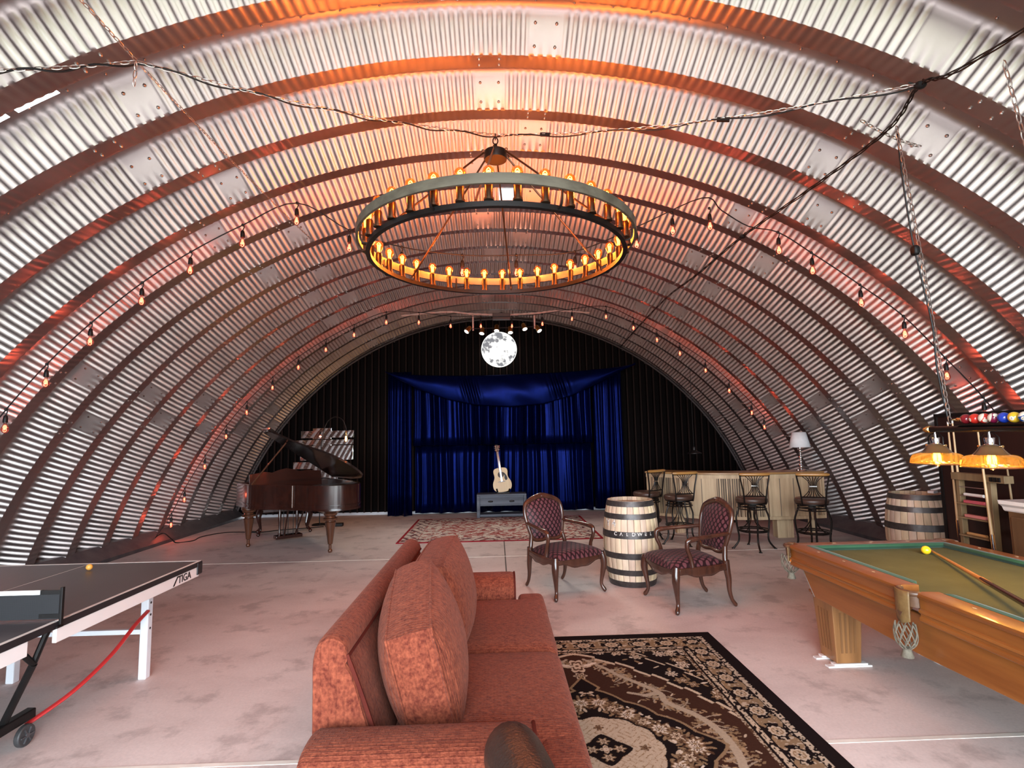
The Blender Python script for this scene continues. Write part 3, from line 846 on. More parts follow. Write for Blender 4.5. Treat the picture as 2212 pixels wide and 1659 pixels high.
# ================================================================== STRING LIGHTS
M_redglass = thin_glass('warm_clear_bulb_glass', (1.0, 0.82, 0.75), 0.12, haze=0.30, hcol=(0.06, 0.016, 0.012))
M_redfil = emit('red_filament', (1.0, 0.17, 0.09), 3.6)
def string_light(name, label, nodes, bulbs, watts, droop=0.12):
    t = thing(name, label, 'string light', nodes[0])
    o = Vector(nodes[0])
    mb = MB(); mb.tube([Vector(p)-o for p in smoothpath(nodes, 5)], 0.0055, 6); mb.build('cable', M_cord, t)
    s0 = b0 = None
    for p in bulbs:
        q = Vector(p)-o
        if s0 is None:
            mb = MB(); mb.tube(smoothpath([(0, 0, 0.0), (0.012, 0, -0.02), (0.0, 0, -droop*0.45)], 4), 0.005, 6)
            mb.lathe([(0.006, -droop*0.42), (0.015, -droop*0.5), (0.019, -droop*0.75), (0.019, -droop)], 12)
            mb.ball((0, 0, 0), 0.014, 8); s0 = mb.build('socket', M_cord, t); s = s0
            b0 = bulb_mesh(0.095, 0.029, 0.012, 0.006, 12)
            b0.v = [(x, y, -z) for x, y, z in b0.v]
            b0 = b0.build('bulb', [M_redglass, M_redfil], s0, smooth=60); b0.location = (0, 0, -droop)
        else:
            s = s0.copy(); COL.objects.link(s); s.parent = t
            b = b0.copy(); COL.objects.link(b); b.parent = s
        s.location = q
        lamp('red_light', t, q+Vector((0, 0, -droop-0.05)), (1.0, 0.13, 0.07), watts*1.4, 0.02)
    return t
def onarc(p, r=5.71):
    d = Vector((p[0]-XC, 0, p[2]-ZC)); d.normalize(); return (XC+d.x*r, p[1], ZC+d.z*r)
L1 = [(-5.10, 4.98, 1.05), (-4.80, 4.98, 1.50), (-4.45, 4.97, 1.93), (-4.09, 4.95, 2.33), (-3.70, 4.93, 2.70), (-3.24, 4.90, 3.07), (-2.80, 4.88, 3.35), (-2.32, 4.86, 3.59), (-1.82, 4.84, 3.79)]
R1 = [(1.96, 4.75, 3.77), (2.18, 4.84, 3.69), (2.47, 4.92, 3.57), (2.69, 4.80, 3.46), (3.02, 4.84, 3.27), (3.48, 4.86, 2.96), (3.87, 4.84, 2.66), (4.26, 4.88, 2.25), (4.58, 4.87, 1.87), (4.95, 4.87, 1.40)]
M1 = [(-1.38, 5.0, 3.60), (-0.88, 5.0, 3.43), (-0.30, 5.0, 3.345), (0.22, 5.0, 3.34), (0.79, 5.0, 3.37), (1.40, 5.0, 3.61)]
A = lambda L: [onarc(p) for p in L]
nodes = A(L1)+M1+A(R1)
string_light('string_light', 'nearer string of red glowing bulbs on black cable, sagging behind the chandelier', nodes,
             A(L1)[2:]+M1+[(1.72, 4.88, 3.70), (2.05, 4.80, 3.71)]+A(R1)[3:9], 1.2)
L2 = [(-5.42, 8.75, 0.12), (-5.30, 8.95, 0.46), (-5.12, 9.0, 0.85), (-4.83, 9.05, 1.37), (-4.50, 9.05, 1.86), (-4.16, 9.04, 2.25), (-3.75, 9.05, 2.66), (-3.33, 9.06, 3.0), (-2.88, 9.08, 3.3), (-2.41, 9.1, 3.55), (-1.87, 9.15, 3.77)]
M2 = [(-1.35, 9.4, 3.83), (-0.80, 9.6, 3.80), (-0.25, 9.6, 3.79), (0.32, 9.6, 3.785), (0.88, 9.6, 3.82), (1.40, 9.4, 3.86)]
R2 = [(1.92, 9.0, 3.77), (2.40, 9.05, 3.58), (2.82, 9.08, 3.39), (3.22, 9.1, 3.15), (3.64, 9.06, 2.84), (4.04, 9.08, 2.48), (4.40, 9.06, 2.09), (4.60, 9.05, 1.84)]
string_light('string_light', 'farther string of small red bulbs across the hall before the blue curtain', A(L2)+M2+A(R2), A(L2)[1:]+M2+A(R2), 1.1, 0.13)

# ================================================================== CHAINS AND CORDS
n1 = (-1.97, 2.84, 3.72); ctop = (0.03, 3.94, 3.935); n2 = (2.44, 2.80, 3.56); nl = (-2.75, 2.50, 3.42)
def hang_chain(name, label, path, cat='chain', link=0.05, **k):
    mb = chain_mesh(path, link, **k); o = mb.build(name, M_chain, None, smooth=60); return tag(o, label, cat)
hang_chain('chain', 'silver chain from the left ceiling hook to the chandelier top', sagline(n1, ctop, 0.06))
hang_chain('chain', 'silver chain from the right cable crossing to the chandelier top', sagline(ctop, n2, 0.08))
hang_chain('chain', 'silver chain running off the left edge beside a black cord', sagline(nl, n1, 0.02))
hang_chain('chain', 'short loose silver chain end dangling under the left ceiling hook', [(n1[0]+.01, n1[1]-.02, n1[2]-.02), (n1[0]+.012, n1[1]-.03, n1[2]-0.17)])
hang_chain('chain', 'thin silver chain slanting up to the top left from the ceiling hook', sagline(n1, (-2.02, 2.2, 3.80), 0.0), link=0.04, r=0.0025, w=0.009)
hang_chain('chain', 'long thin silver chain running along the left ceiling away from the hook', sagline(n1, (-1.95, 5.6, 3.74), 0.02), link=0.04, r=0.002, w=0.008)
def wrapped(a, b, sag, amp, turns, n=60):
    P = sagline(a, b, sag, n); d = Vector(b)-Vector(a); x, y = frame_from(d)
    return [Vector(p)+x*(amp*cos(turns*2*PI*i/n))+y*(amp*sin(turns*2*PI*i/n))-Vector((0, 0, amp*0.8)) for i, p in enumerate(P)]
mb = MB(); mb.tube(wrapped(nl, n1, 0.02, 0.011, 3), 0.0055, 6); mb.tube(wrapped(n1, ctop, 0.06, 0.011, 5), 0.0048, 6)
tag(mb.build('electric_cable', M_cord), 'black cord twisted round the left chandelier chain', 'cord')
mb = MB(); mb.tube(wrapped(ctop, n2, 0.08, 0.012, 4), 0.0048, 6)
for t in (0.14, 0.6):
    p = sagline(ctop, n2, 0.08, 50)[int(50*t)]; mb.bar(p, (p[0]+0.07, p[1]-0.03, p[2]-0.02), 0.022, 0.022)
tag(mb.build('electric_cable', M_cord), 'black cord and connectors along the right chandelier chain', 'cord')
# cable bundle running the length of the hall on the right
cb = [(2.62, 2.0, 3.48), (2.50, 2.60, 3.50), (2.46, 2.80, 3.555), (2.53, 3.15, 3.50), (2.52, 3.9, 3.50), (2.50, 5.1, 3.545), (2.50, 6.3, 3.53), (2.50, 7.45, 3.55), (2.58, 9.4, 3.50), (2.68, 11.2, 3.44)]
mb = MB(); sp = smoothpath(cb, 14)
for ph in (0, 2.1, 4.2):
    mb.tube([p+Vector((0.009*cos(i*0.55+ph), 0, 0.009*sin(i*0.55+ph))) for i, p in enumerate(sp)], 0.0046, 5)
for i in (2, 5):
    p = Vector(cb[i]); mb.ball(p, 0.028, 8, (1.3, 1, .8)); mb.tube([p, p+Vector((0.04, 0.02, 0.05))], 0.005, 5); mb.tube([p, p+Vector((-0.05, 0.02, 0.03))], 0.005, 5)
tag(mb.build('cable_bundle', M_cord), 'black cable bundle running back along the right side of the ceiling', 'cable')
hang_chain('chain', 'short silver chain going sideways from the black cable bundle', sagline((2.36, 3.15, 3.56), (2.86, 3.30, 3.47), 0.02), link=0.04)

# ================================================================== STAGE END: track light, moon, curtains
mb = MB(); rp = [(-2.9, 9.8, 3.50), (-2.31, 9.8, 4.02-0.25)]
rope = []
c0 = [(-2.35, 9.8, 3.60), (-1.5, 9.8, 3.80), (-0.58, 9.8, 3.975), (-0.40, 9.8, 3.965), (0.12, 9.8, 3.925), (0.76, 9.8, 3.96), (1.6, 9.8, 3.90), (2.45, 9.8, 3.56)]
# the carrying rope sags between two points high on the shell
P0 = onarc((-1.75, 9.8, 3.9), 5.74); P1 = onarc((1.80, 9.8, 3.9), 5.74)
c0 = [P0, (-0.9, 9.8, 3.93), (-0.40, 9.8, 3.885), (0.18, 9.8, 3.865), (0.76, 9.8, 3.885), (1.2, 9.8, 3.925), P1]
sp = smoothpath(c0, 14)
for ph in (0, PI):
    mb.tube([p+Vector((0, 0.008*cos(i*0.9+ph), 0.008*sin(i*0.9+ph))) for i, p in enumerate(sp)], 0.010, 6)
M_rope = pmat('pale_twisted_rope', (0.62, 0.52, 0.48), (0.45, 0.37, 0.34), scale=60, rough=0.8)
tag(mb.build('carrying_rope', M_rope), 'pale twisted rope slung across the ceiling above the track light', 'rope')
tl = thing('track_light', 'bar of six gold spotlights hung on two ropes above the moon', 'spotlight bar', (0.16, 9.8, 3.60))
mb = MB(); mb.tube([(-0.72, 0, 0.0), (0.72, 0, 0.03)], 0.011, 8); mb.build('track_bar', M_black, tl)
for x, z in ((-0.56, 0.0), (0.59, 0.02)):
    mb = MB(); top = 0.265
    for ph in (0, PI):
        mb.tube([(x+0.008*cos(t*26+ph), 0.008*sin(t*26+ph), z-0.03+(top-z+0.02)*t) for t in np.linspace(0, 1, 30)], 0.010, 5)
    mb.build('hanging_rope', M_rope, tl)
M_gold = pmat('gold_spot_housing', (0.50, 0.33, 0.10), (0.35, 0.22, 0.06), rough=0.3, metal=1.0)
M_spot = emit('spot_lens_glow', (1.0, 0.95, 0.85), 2.0)
for i, (x, z, rx, ry) in enumerate(((-0.65, -0.01, -0.5, 0.55), (-0.39, -0.04, -0.45, 0.15), (-0.12, 0.01, -0.45, 0.05), (0.13, -0.03, -0.45, -0.05), (0.39, 0.03, -0.5, -0.25), (0.65, -0.01, -0.5, -0.45))):
    mb = MB(); mb.lathe([(0.0, 0.075), (0.028, 0.073), (0.040, 0.055), (0.043, -0.035), (0.052, -0.045), (0.052, -0.062), (0.045, -0.062)], 18, caps=False)
    mb.xf(Matrix.Translation((x, -0.02, z-0.005)) @ Matrix.Rotation(rx, 4, 'X') @ Matrix.Rotation(ry, 4, 'Y'))
    h = mb.build('spotlight', M_gold, tl)
    mb = MB(); mb.lathe([(0.0, -0.056), (0.046, -0.056), (0.046, -0.061), (0.0, -0.064)], 18, caps=False)
    mb.xf(Matrix.Translation((x, -0.02, z-0.005)) @ Matrix.Rotation(rx, 4, 'X') @ Matrix.Rotation(ry, 4, 'Y')); mb.build('lens', M_spot, h)
    mb = MB(); mb.tube([(x, 0, z+0.0), (x, -0.02, z+0.06)], 0.006, 6); mb.build('stem', M_black, h)
    sl = bpy.data.lights.new('spot_beam', 'SPOT'); sl.energy = 22; sl.color = (1, 0.93, 0.82); sl.spot_size = 1.5; sl.spot_blend = 0.6; sl.shadow_soft_size = 0.04
    so = bpy.data.objects.new('spot_beam', sl); COL.objects.link(so); so.parent = tl
    so.matrix_local = Matrix.Translation((x, -0.02, z-0.005)) @ Matrix.Rotation(rx, 4, 'X') @ Matrix.Rotation(ry, 4, 'Y') @ Matrix.Translation((0, 0, -0.075))
# dark box hung on the rope
bx = thing('hanging_box', 'dark wooden box hanging at the middle of the carrying rope', 'box', (0.13, 9.78, 3.76))
mb = MB(); mb.box(-0.165, 0.165, -0.09, 0.05, 0.0, 0.115); mb.build('housing', pmat('dark_brown_box', (0.045, 0.018, 0.012), rough=0.5), bx, bevel=0.006)
mb = MB(); mb.box(-0.05, 0.05, -0.03, 0.03, 0.115, 0.13); mb.tube([(-0.03, 0, 0.13), (0.0, 0, 0.14), (0.04, 0, 0.13)], 0.008, 6); mb.build('clamp', M_black, bx)

# moon lamp
def moon_mat():
    m, nt, b = new_mat('moon_print_glow')
    tc = nt.nodes.new('ShaderNodeTexCoord'); n1 = nt.nodes.new('ShaderNodeTexNoise'); n1.inputs['Scale'].default_value = 7.5; n1.inputs['Detail'].default_value = 9; n1.inputs['Roughness'].default_value = 0.65
    nt.links.new(tc.outputs['Object'], n1.inputs[0])
    n2 = nt.nodes.new('ShaderNodeTexNoise'); n2.inputs['Scale'].default_value = 2.2; n2.inputs['Detail'].default_value = 2
    nt.links.new(tc.outputs['Object'], n2.inputs[0])
    mu = nt.nodes.new('ShaderNodeMath'); mu.operation = 'ADD'; nt.links.new(n1.outputs['Fac'], mu.inputs[0]); nt.links.new(n2.outputs['Fac'], mu.inputs[1])
    r = nt.nodes.new('ShaderNodeValToRGB'); r.color_ramp.elements[0].position = 0.93; r.color_ramp.elements[1].position = 1.27
    mu2 = nt.nodes.new('ShaderNodeMath'); mu2.operation = 'MULTIPLY'; mu2.inputs[1].default_value = 1.0
    nt.links.new(mu.outputs[0], mu2.inputs[0]); nt.links.new(mu2.outputs[0], r.inputs[0])
    r.color_ramp.elements[0].color = (0.22, 0.23, 0.25, 1); r.color_ramp.elements[1].color = (1, 1, 0.97, 1)
    b.inputs['Base Color'].default_value = (0.1, 0.1, 0.1, 1)
    nt.links.new(r.outputs[0], b.inputs['Emission Color']); b.inputs['Emission Strength'].default_value = 0.46
    return m
mo = thing('moon_lamp', 'round glowing full moon lamp high on the dark back wall', 'lamp', (0.09, 11.40, 3.47))
mb = MB()
prof = [(0.375*sin(t), -0.16*cos(t)) for t in np.linspace(0, PI/2, 12)]
mb.lathe([(max(r, 0.0005), z) for r, z in prof], 48, caps=False); mb.xf(Matrix.Rotation(-PI/2, 4, 'X')); mb.xf(Matrix.Scale(1, 4))
mb.build('moon_face', moon_mat(), mo, smooth=180)
mb = MB(); mb.lathe([(0.372, -0.0), (0.385, 0.0), (0.385, 0.05), (0.30, 0.07), (0.0005, 0.07)], 48, caps=False); mb.xf(Matrix.Rotation(-PI/2, 4, 'X')); mb.build('rim', emit('moon_rim_glow', (1, 1, 0.93), 0.8), mo)

# blue velvet stage curtains
M_velvet = pmat('royal_blue_velvet', (0.0006, 0.0042, 0.056), (0.0004, 0.003, 0.038), scale=8, rough=0.36, metal=0.75, spec=0.1)
def drape(x0, x1, z0, z1, ybase, folds, seed, amp=0.05, flare=0.0):
    rnd = random.Random(seed); N = int((x1-x0)*150)+2; nz = 8
    ph = [rnd.uniform(0, 6.28) for _ in range(6)]; fr = [folds*f for f in (0.5, 0.83, 1.0, 1.37, 1.9, 2.6)]; am = [0.5, 0.6, 1.0, 0.6, 0.3, 0.25]
    def fn(a, b):
        x = lerp(x0, x1, a); z = lerp(z0, z1, b)
        w = sum(q*math.asin(0.985*sin(2*PI*f*a*(x1-x0)+p+0.3*b*sin(3*p)))*2/PI for q, f, p in zip(am, fr, ph))/1.6
        return (x+0.012*sin(9*a+3*b), ybase-amp*w*(1-0.35*b)-flare*(1-b)*0.05, z)
    mb = MB(); mb.grid(N, nz, fn); return mb
g = 'blue stage curtain panels'
def curtain(name, label, *a, **k):
    o = drape(*a, **k).build(name, M_velvet, None, smooth=180, solid=0.006); return tag(o, label, 'curtain', g)
curtain('curtain', 'full height blue velvet side curtain at the left end, beside the piano', -2.25, -1.76, 0.012, 2.98, 11.20, 5.5, 3, amp=0.07)
curtain('curtain', 'full height blue velvet side curtain at the right end, towards the bar', 2.05, 2.68, 0.06, 2.98, 11.22, 5.5, 5, amp=0.055)
curtain('curtain', 'upper blue velvet curtain tier, hanging below the swag over the lower tier', -1.73, 2.02, 1.43, 2.75, 11.24, 2.6, 8, amp=0.12)
curtain('curtain', 'lower blue velvet curtain tier reaching the floor behind the guitar', -1.72, 2.0, 0.03, 1.42, 11.37, 2.5, 11, amp=0.10)
def swag():
    def bot(x):
        pts = [(-2.30, 2.98), (-2.0, 2.80), (-1.6, 2.60), (-1.0, 2.38), (-0.4, 2.25), (0.3, 2.20), (1.0, 2.25), (1.6, 2.42), (2.2, 2.68), (2.6, 2.90), (2.98, 3.06)]
        for (a, b), (c, d) in zip(pts, pts[1:]):
            if x <= c: return lerp(b, d, (x-a)/(c-a))
        return pts[-1][1]
    def top(x): return 3.05 - 0.20*(1-((x-0.34)/2.64)**2)**0.5*0.85 + 0.05*(x/2.6) if abs((x-0.34)/2.64) < 1 else 3.05
    def fn(a, b):
        x = lerp(-2.30, 2.98, a); t = top(x); bo = min(bot(x), t-0.015); z = lerp(t, bo, b)
        env = sin(PI*min(1, max(0, a)))**0.5
        y = 11.13-0.07*env*sin(PI*b)-0.03*env*b
        y += 0.005*env*sin(b*9+4*sin(a*6.3)+2.0*cos(a*14))*(0.3+b) + 0.004*sin(a*50+4*b)*(1-b)
        # gathered pulls
        for gx in (0.32, 0.67):
            d = (a-gx-0.03*b)/0.03; y += 0.03*math.exp(-d*d)*sin((a-0.03*b)*300)*sin(PI*b)**0.7
        return (x, y, z)
    mb = MB(); mb.grid(260, 26, fn); return mb
o = swag().build('curtain_swag', M_velvet, None, smooth=180, solid=0.006); tag(o, 'dark blue velvet swag draped along the top of the stage curtains', 'curtain', g)

# ================================================================== MIRROR STRIPS ON THE BACK WALL
mi = thing('wall_mirror', 'wall mirror of staggered horizontal strips on the dark wall behind the piano', 'mirror', (-3.7, 11.47, 0.6))
M_mirror = pmat('silvered_glass', (0.90, 0.91, 0.92), (0.88, 0.89, 0.90), rough=0.015, metal=1.0)
rects = [(-3.89, -3.50, 1.61, 1.84), (-4.13, -3.02, 1.635, 1.785), (-4.38, -3.03, 1.49, 1.595), (-4.14, -3.03, 1.165, 1.475), (-4.28, -3.15, 0.99, 1.135), (-4.42, -3.35, 0.76, 0.955), (-3.88, -3.50, 0.62, 1.60)]
for i, (a, b, c, d) in enumerate(rects):
    mb = MB(); y = 0.0 if i in (0, 6) else -0.018-0.002*i
    mb.box(a+3.7, b+3.7, y-0.012, y, c-0.6, d-0.6); mb.build('mirror_strip', M_mirror, mi, smooth=0, bevel=0.004)
mb = MB()
for x in (-3.82, -3.56): mb.box(x+3.7-0.02, x+3.7+0.02, 0.0, 0.05, 0.05, 1.2)
mb.build('backing_batten', M_black, mi, smooth=0)
# ================================================================== GRAND PIANO (local x = bass side, local -y = tail)
M_maho = wood('dark_mahogany', (0.036, 0.0085, 0.005), (0.017, 0.005, 0.0035), axis=0, rough=0.22, coat=0.6, bump=0.0)
M_mleg = wood('red_mahogany', (0.10, 0.034, 0.015), (0.045, 0.016, 0.008), axis=2, rough=0.25, coat=0.5, bump=0.0)
M_ebony = pmat('ebony_lid', (0.018, 0.010, 0.009), (0.010, 0.007, 0.006), rough=0.15, coat=0.5)
M_ivory = pmat('ivory_keys', (0.75, 0.70, 0.60), rough=0.3)
pi_ = thing('grand_piano', 'dark mahogany grand piano with raised lid in the back left corner', 'piano', (-3.35, 8.87, 0), math.radians(39))
out = [(-0.72, 0.34), (-0.72, 0.0), (-0.72, -0.22), (-0.69, -0.38), (-0.59, -0.54), (-0.43, -0.72), (-0.28, -0.95), (-0.16, -1.25), (-0.02, -1.46), (0.16, -1.58), (0.36, -1.57), (0.52, -1.46), (0.60, -1.26), (0.655, -0.85), (0.68, 0.34)]
sm = [(p.x, p.y) for p in smoothpath([(a, b, 0) for a, b in out[2:13]], 5)]
outline = out[:2]+sm+out[13:]
def shell(poly, z0, z1, t=0.05):
    """rim wall following an outline"""
    mb = MB(); P = np.array(poly); d = np.roll(P, -1, 0)-np.roll(P, 1, 0); d /= np.linalg.norm(d, axis=1)[:, None]
    nn = np.stack([-d[:, 1], d[:, 0]], 1)
    area = 0.5*sum(P[i][0]*P[(i+1) % len(P)][1]-P[(i+1) % len(P)][0]*P[i][1] for i in range(len(P)))
    if area < 0: nn = -nn
    Q = P+nn*t; n = len(P)
    vs = [(x, y, z) for A_ in (P, Q) for z in (z0, z1) for x, y in A_]
    fs = []
    for i in range(n):
        j = (i+1) % n
        fs += [(i, j, n+j, n+i), (2*n+j, 2*n+i, 3*n+i, 3*n+j), (n+i, n+j, 3*n+j, 3*n+i), (j, i, 2*n+i, 2*n+j)]
    return mb.add(vs, fs)
case = shell(outline, 0.62, 0.945).build('case', M_maho, pi_, smooth=40)
def offset(poly, k): return [(0.0+(x)*k, -0.62+(y+0.62)*k) for x, y in poly]
mb = shell(offset(outline, 1.012), 0.655, 0.67, 0.03); mb2 = shell(offset(outline, 1.010), 0.59, 0.622, 0.06)
mb.add(mb2.v, mb2.f); mb.build('moulding', M_maho, case, smooth=40)
mb = MB(); mb.prism(offset(outline, 0.97), 0.595, 0.63); mb.build('bottom_board', M_maho, pi_)
mb = MB(); mb.prism(offset(outline, 0.95), 0.80, 0.82); mb.build('soundboard', wood('soundboard', (0.25, 0.15, 0.06), (0.18, 0.10, 0.04), axis=1), pi_)
# vertical bead where the bent side turns
mb = MB(); mb.tube([(-0.29, -0.955, 0.625), (-0.29, -0.955, 0.94)], 0.014, 8); mb.build('bead', M_mleg, case)
# lid hinged on the bass side
phi = math.radians(34.0)
lidpoly = [(x, y) for x, y in outline if y < -0.02]; lidpoly = [(-0.70, -0.02)]+lidpoly+[(0.68, -0.02)]
mb = MB(); mb.prism([(x-0.69, y) for x, y in lidpoly], 0.0, 0.028)
Mh = Matrix.Translation((0.69, 0, 0.955)) @ Matrix.Rotation(phi, 4, 'Y')
mb.xf(Mh); lid = mb.build('lid', M_ebony, pi_, smooth=40)
mb = MB(); mb.box(-1.39, 0.0, -0.34, -0.02, 0.032, 0.06); mb.box(-1.41, -1.33, -0.36, 0.0, 0.026, 0.066); mb.xf(Mh); mb.build('folded_lid_flap', M_ebony, lid, smooth=0, bevel=0.005)
# prop stick
mb = MB(); mb.tube([(-0.66, -0.25, 0.94), (0.69-1.10*cos(phi), -0.42, 0.955+1.10*sin(phi)-0.01)], 0.012, 8); mb.build('prop_stick', M_mleg, pi_)
# music desk with a carved top edge
prof = [(-0.56, -0.1), (0.56, -0.1), (0.56, 0.14), (0.46, 0.15), (0.34, 0.17), (0.22, 0.15), (0.12, 0.185), (0.0, 0.21), (-0.12, 0.185), (-0.22, 0.15), (-0.34, 0.17), (-0.46, 0.15), (-0.56, 0.14)]
mb = MB(); mb.prism(prof, -0.012, 0.012, 'xz'); mb.xf(Matrix.Translation((-0.08, -0.05, 0.945)) @ Matrix.Rotation(math.radians(-12), 4, 'X')); mb.build('music_desk', M_maho, pi_, smooth=0, bevel=0.004)
# keyboard end
mb = MB(); mb.box(-0.66, 0.66, 0.12, 0.30, 0.70, 0.735); mb.build('keys', M_ivory, pi_)
mb = MB(); mb.box(-0.69, 0.69, 0.09, 0.36, 0.62, 0.70); mb.box(-0.69, 0.69, 0.085, 0.11, 0.70, 0.93); mb.build('key_bed', M_maho, pi_, bevel=0.006)
leg_prof = [(0.0, 0.0), (0.018, 0.0), (0.024, 0.02), (0.024, 0.035), (0.016, 0.05), (0.017, 0.11), (0.026, 0.12), (0.028, 0.135), (0.040, 0.26), (0.056, 0.40), (0.060, 0.425), (0.048, 0.435), (0.048, 0.445), (0.075, 0.455), (0.078, 0.48), (0.055, 0.49), (0.050, 0.51), (0.070, 0.525), (0.075, 0.55), (0.085, 0.56), (0.085, 0.60)]
legs = [(-0.64, -0.08), (0.60, -0.08), (0.10, -1.40)]
for i, (x, y) in enumerate(legs):
    mb = MB(); mb.lathe([(r*1.28, z) for r, z in leg_prof], 20)
    l = mb.build('leg', M_mleg, pi_); l.location = (x, y, 0)
    # tapering support block over the leg
    mb = MB(); k = [(0.10, 0.555), (0.14, 0.575), (0.22, 0.60), (0.25, 0.605)] if i == 2 else [(0.09, 0.555), (0.10, 0.605)]
    mb.lathe(k, 4 if i != 2 else 20); mb.xf(Matrix.Rotation(PI/4, 4, 'Z')); mb.build('leg_block', M_maho, l)
# pedal lyre
ly = MB()
for x in (-0.17, 0.10): ly.lathe([(0.020, 0.09), (0.026, 0.12), (0.016, 0.16), (0.022, 0.30), (0.026, 0.42), (0.018, 0.46), (0.024, 0.60)], 12, (x, -0.03, 0))
lyre = ly.build('pedal_lyre', M_maho, pi_)
mb = MB(); mb.box(-0.24, 0.17, -0.10, 0.05, 0.05, 0.10); mb.build('pedal_box', M_maho, lyre, bevel=0.008)
for x in (-0.11, -0.04, 0.04):
    mb = MB(); mb.tube([(x, -0.03, 0.10), (x, -0.03, 0.60)], 0.005, 6); mb.build('pedal_rod', M_black, lyre)
    mb = MB(); mb.tube([(x, 0.05, 0.06), (x, 0.12, 0.055), (x, 0.16, 0.04)], [0.008, 0.012, 0.016], 8, flat=0.6); mb.build('pedal', M_brass, lyre)
mb = MB(); mb.tube([(0.05, -0.10, 0.08), (0.10, -0.42, 0.60)], 0.012, 8); mb.tube([(-0.12, -0.10, 0.08), (-0.16, -0.42, 0.60)], 0.012, 8); mb.build('brace', M_maho, lyre)

# duet bench behind the piano with curled legs and ball feet
be = thing('piano_bench', 'dark piano bench with curved legs and ball feet behind the piano', 'bench', (-3.72, 9.58, 0), math.radians(25.5))
mb = MB(); mb.box(-0.42, 0.42, -0.19, 0.19, 0.44, 0.50); mb.build('seat', M_maho, be, bevel=0.015)
mb = MB(); mb.box(-0.40, 0.40, -0.17, 0.17, 0.38, 0.44); mb.build('apron', M_maho, be, bevel=0.01)
for sx in (-1, 1):
    for sy in (-1, 1):
        mb = MB(); x, y = 0.38*sx, 0.15*sy
        mb.tube(smoothpath([(x, y, 0.42), (x+.03*sx, y+.03*sy, 0.33), (x+.01*sx, y+.01*sy, 0.2), (x-.005*sx, y-.005*sy, 0.1), (x+.03*sx, y+.03*sy, 0.04)], 5), smoothvals([.05, .042, .026, .018, .022], 5), 10)
        mb.ball((x+.03*sx, y+.03*sy, 0.03), 0.03, 12); mb.build('leg', M_maho, be)
# bare bulb arc lamp behind the piano
al = thing('arc_floor_lamp', 'thin black arched floor lamp with one bare filament bulb behind the piano', 'lamp', (-3.36, 10.35, 0))
mb = MB(); mb.lathe([(0.0005, 0.02), (0.13, 0.02), (0.14, 0.012), (0.14, 0.0)], 24); mb.build('base', M_black, al)
mb = MB(); mb.tube(smoothpath([(0, 0, 0.015), (0, 0, 0.7), (0.0, 0, 1.30), (0.04, 0, 1.68), (0.10, 0, 1.90), (0.19, 0, 2.0), (0.30, 0, 2.03), (0.41, 0, 1.97), (0.47, 0, 1.84), (0.48, 0, 1.76)], 6), 0.009, 8); mb.build('arched_pole', M_black, al)
mb = MB(); mb.lathe([(0.008, 0.0), (0.02, -0.02), (0.022, -0.07), (0.018, -0.075)], 12, (0.48, 0, 1.765)); sk = mb.build('socket', M_brass, al)
b = bulb_mesh(0.14, 0.032, 0.014, 0.008); b.v = [(x, y, -z) for x, y, z in b.v]; b = b.build('bulb', [M_amber, emit('warm_filament', (1.0, 0.78, 0.42), 22)], sk, smooth=60); b.location = (0.48, 0, 1.69)
lamp('warm_light', al, (0.48, 0, 1.60), (1, 0.72, 0.4), 7, 0.03)

# ================================================================== CONSOLE + GUITAR
M_grey = wood('grey_washed_wood', (0.115, 0.13, 0.165), (0.05, 0.058, 0.078), axis=0, rough=0.6)
co = thing('console_table', 'low grey washed console table with one drawer before the curtain', 'table', (0.085, 10.82, 0))
mb = MB(); mb.box(-0.49, 0.49, -0.17, 0.17, 0.43, 0.465); mb.build('top', M_grey, co, bevel=0.004)
for sx in (-1, 1):
    for sy in (-1, 1):
        mb = MB(); mb.box(0.46*sx-0.03, 0.46*sx+0.03, 0.14*sy-0.028, 0.14*sy+0.028, 0.0, 0.43); mb.build('leg', M_grey, co, bevel=0.004)
mb = MB(); mb.box(-0.43, 0.43, -0.155, 0.155, 0.03, 0.075); mb.build('shelf', M_grey, co, bevel=0.004)
mb = MB(); mb.box(-0.43, 0.43, -0.14, 0.15, 0.235, 0.43); mb.build('carcass', M_grey, co)
mb = MB(); mb.box(-0.425, 0.425, -0.165, -0.142, 0.25, 0.395); mb.box(-0.41, 0.41, -0.170, -0.165, 0.262, 0.385); dr = mb.build('drawer', M_grey, co, bevel=0.003)
for x in (-0.22, 0.20):
    mb = MB(); mb.sbox((x, -0.178, 0.325), (0.10, 0.03, 0.035), 0.8); mb.build('cup_handle', M_black, dr)
gs = thing('guitar_stand', 'low dark wooden stand holding the guitar on the console', 'stand', (0.12, 10.83, 0.466))
mb = MB(); mb.box(-0.13, 0.13, -0.06, 0.06, 0, 0.02); mb.bar((-0.11, -0.05, 0.02), (-0.13, -0.085, 0.09), 0.025, 0.02); mb.bar((0.11, -0.05, 0.02), (0.13, -0.085, 0.09), 0.025, 0.02)
mb.bar((-0.10, 0.05, 0.01), (0, 0.09, 0.22), 0.02, 0.02); mb.bar((0.10, 0.05, 0.01), (0, 0.09, 0.22), 0.02, 0.02); mb.build('frame', M_black, gs, smooth=0, bevel=0.003)
gu = thing('acoustic_guitar', 'pale spruce acoustic guitar leaning slightly left on the console', 'guitar', (0.125, 10.80, 0.49))
gu.rotation_euler = (math.radians(-9), math.radians(-7), math.radians(6))
body = [(0.0, 0.0), (0.10, 0.008), (0.165, 0.05), (0.188, 0.12), (0.178, 0.20), (0.148, 0.26), (0.134, 0.31), (0.138, 0.36), (0.143, 0.41), (0.128, 0.455), (0.08, 0.478), (0.0, 0.485)]
full = body+[(-x, y) for x, y in body[-2:0:-1]]
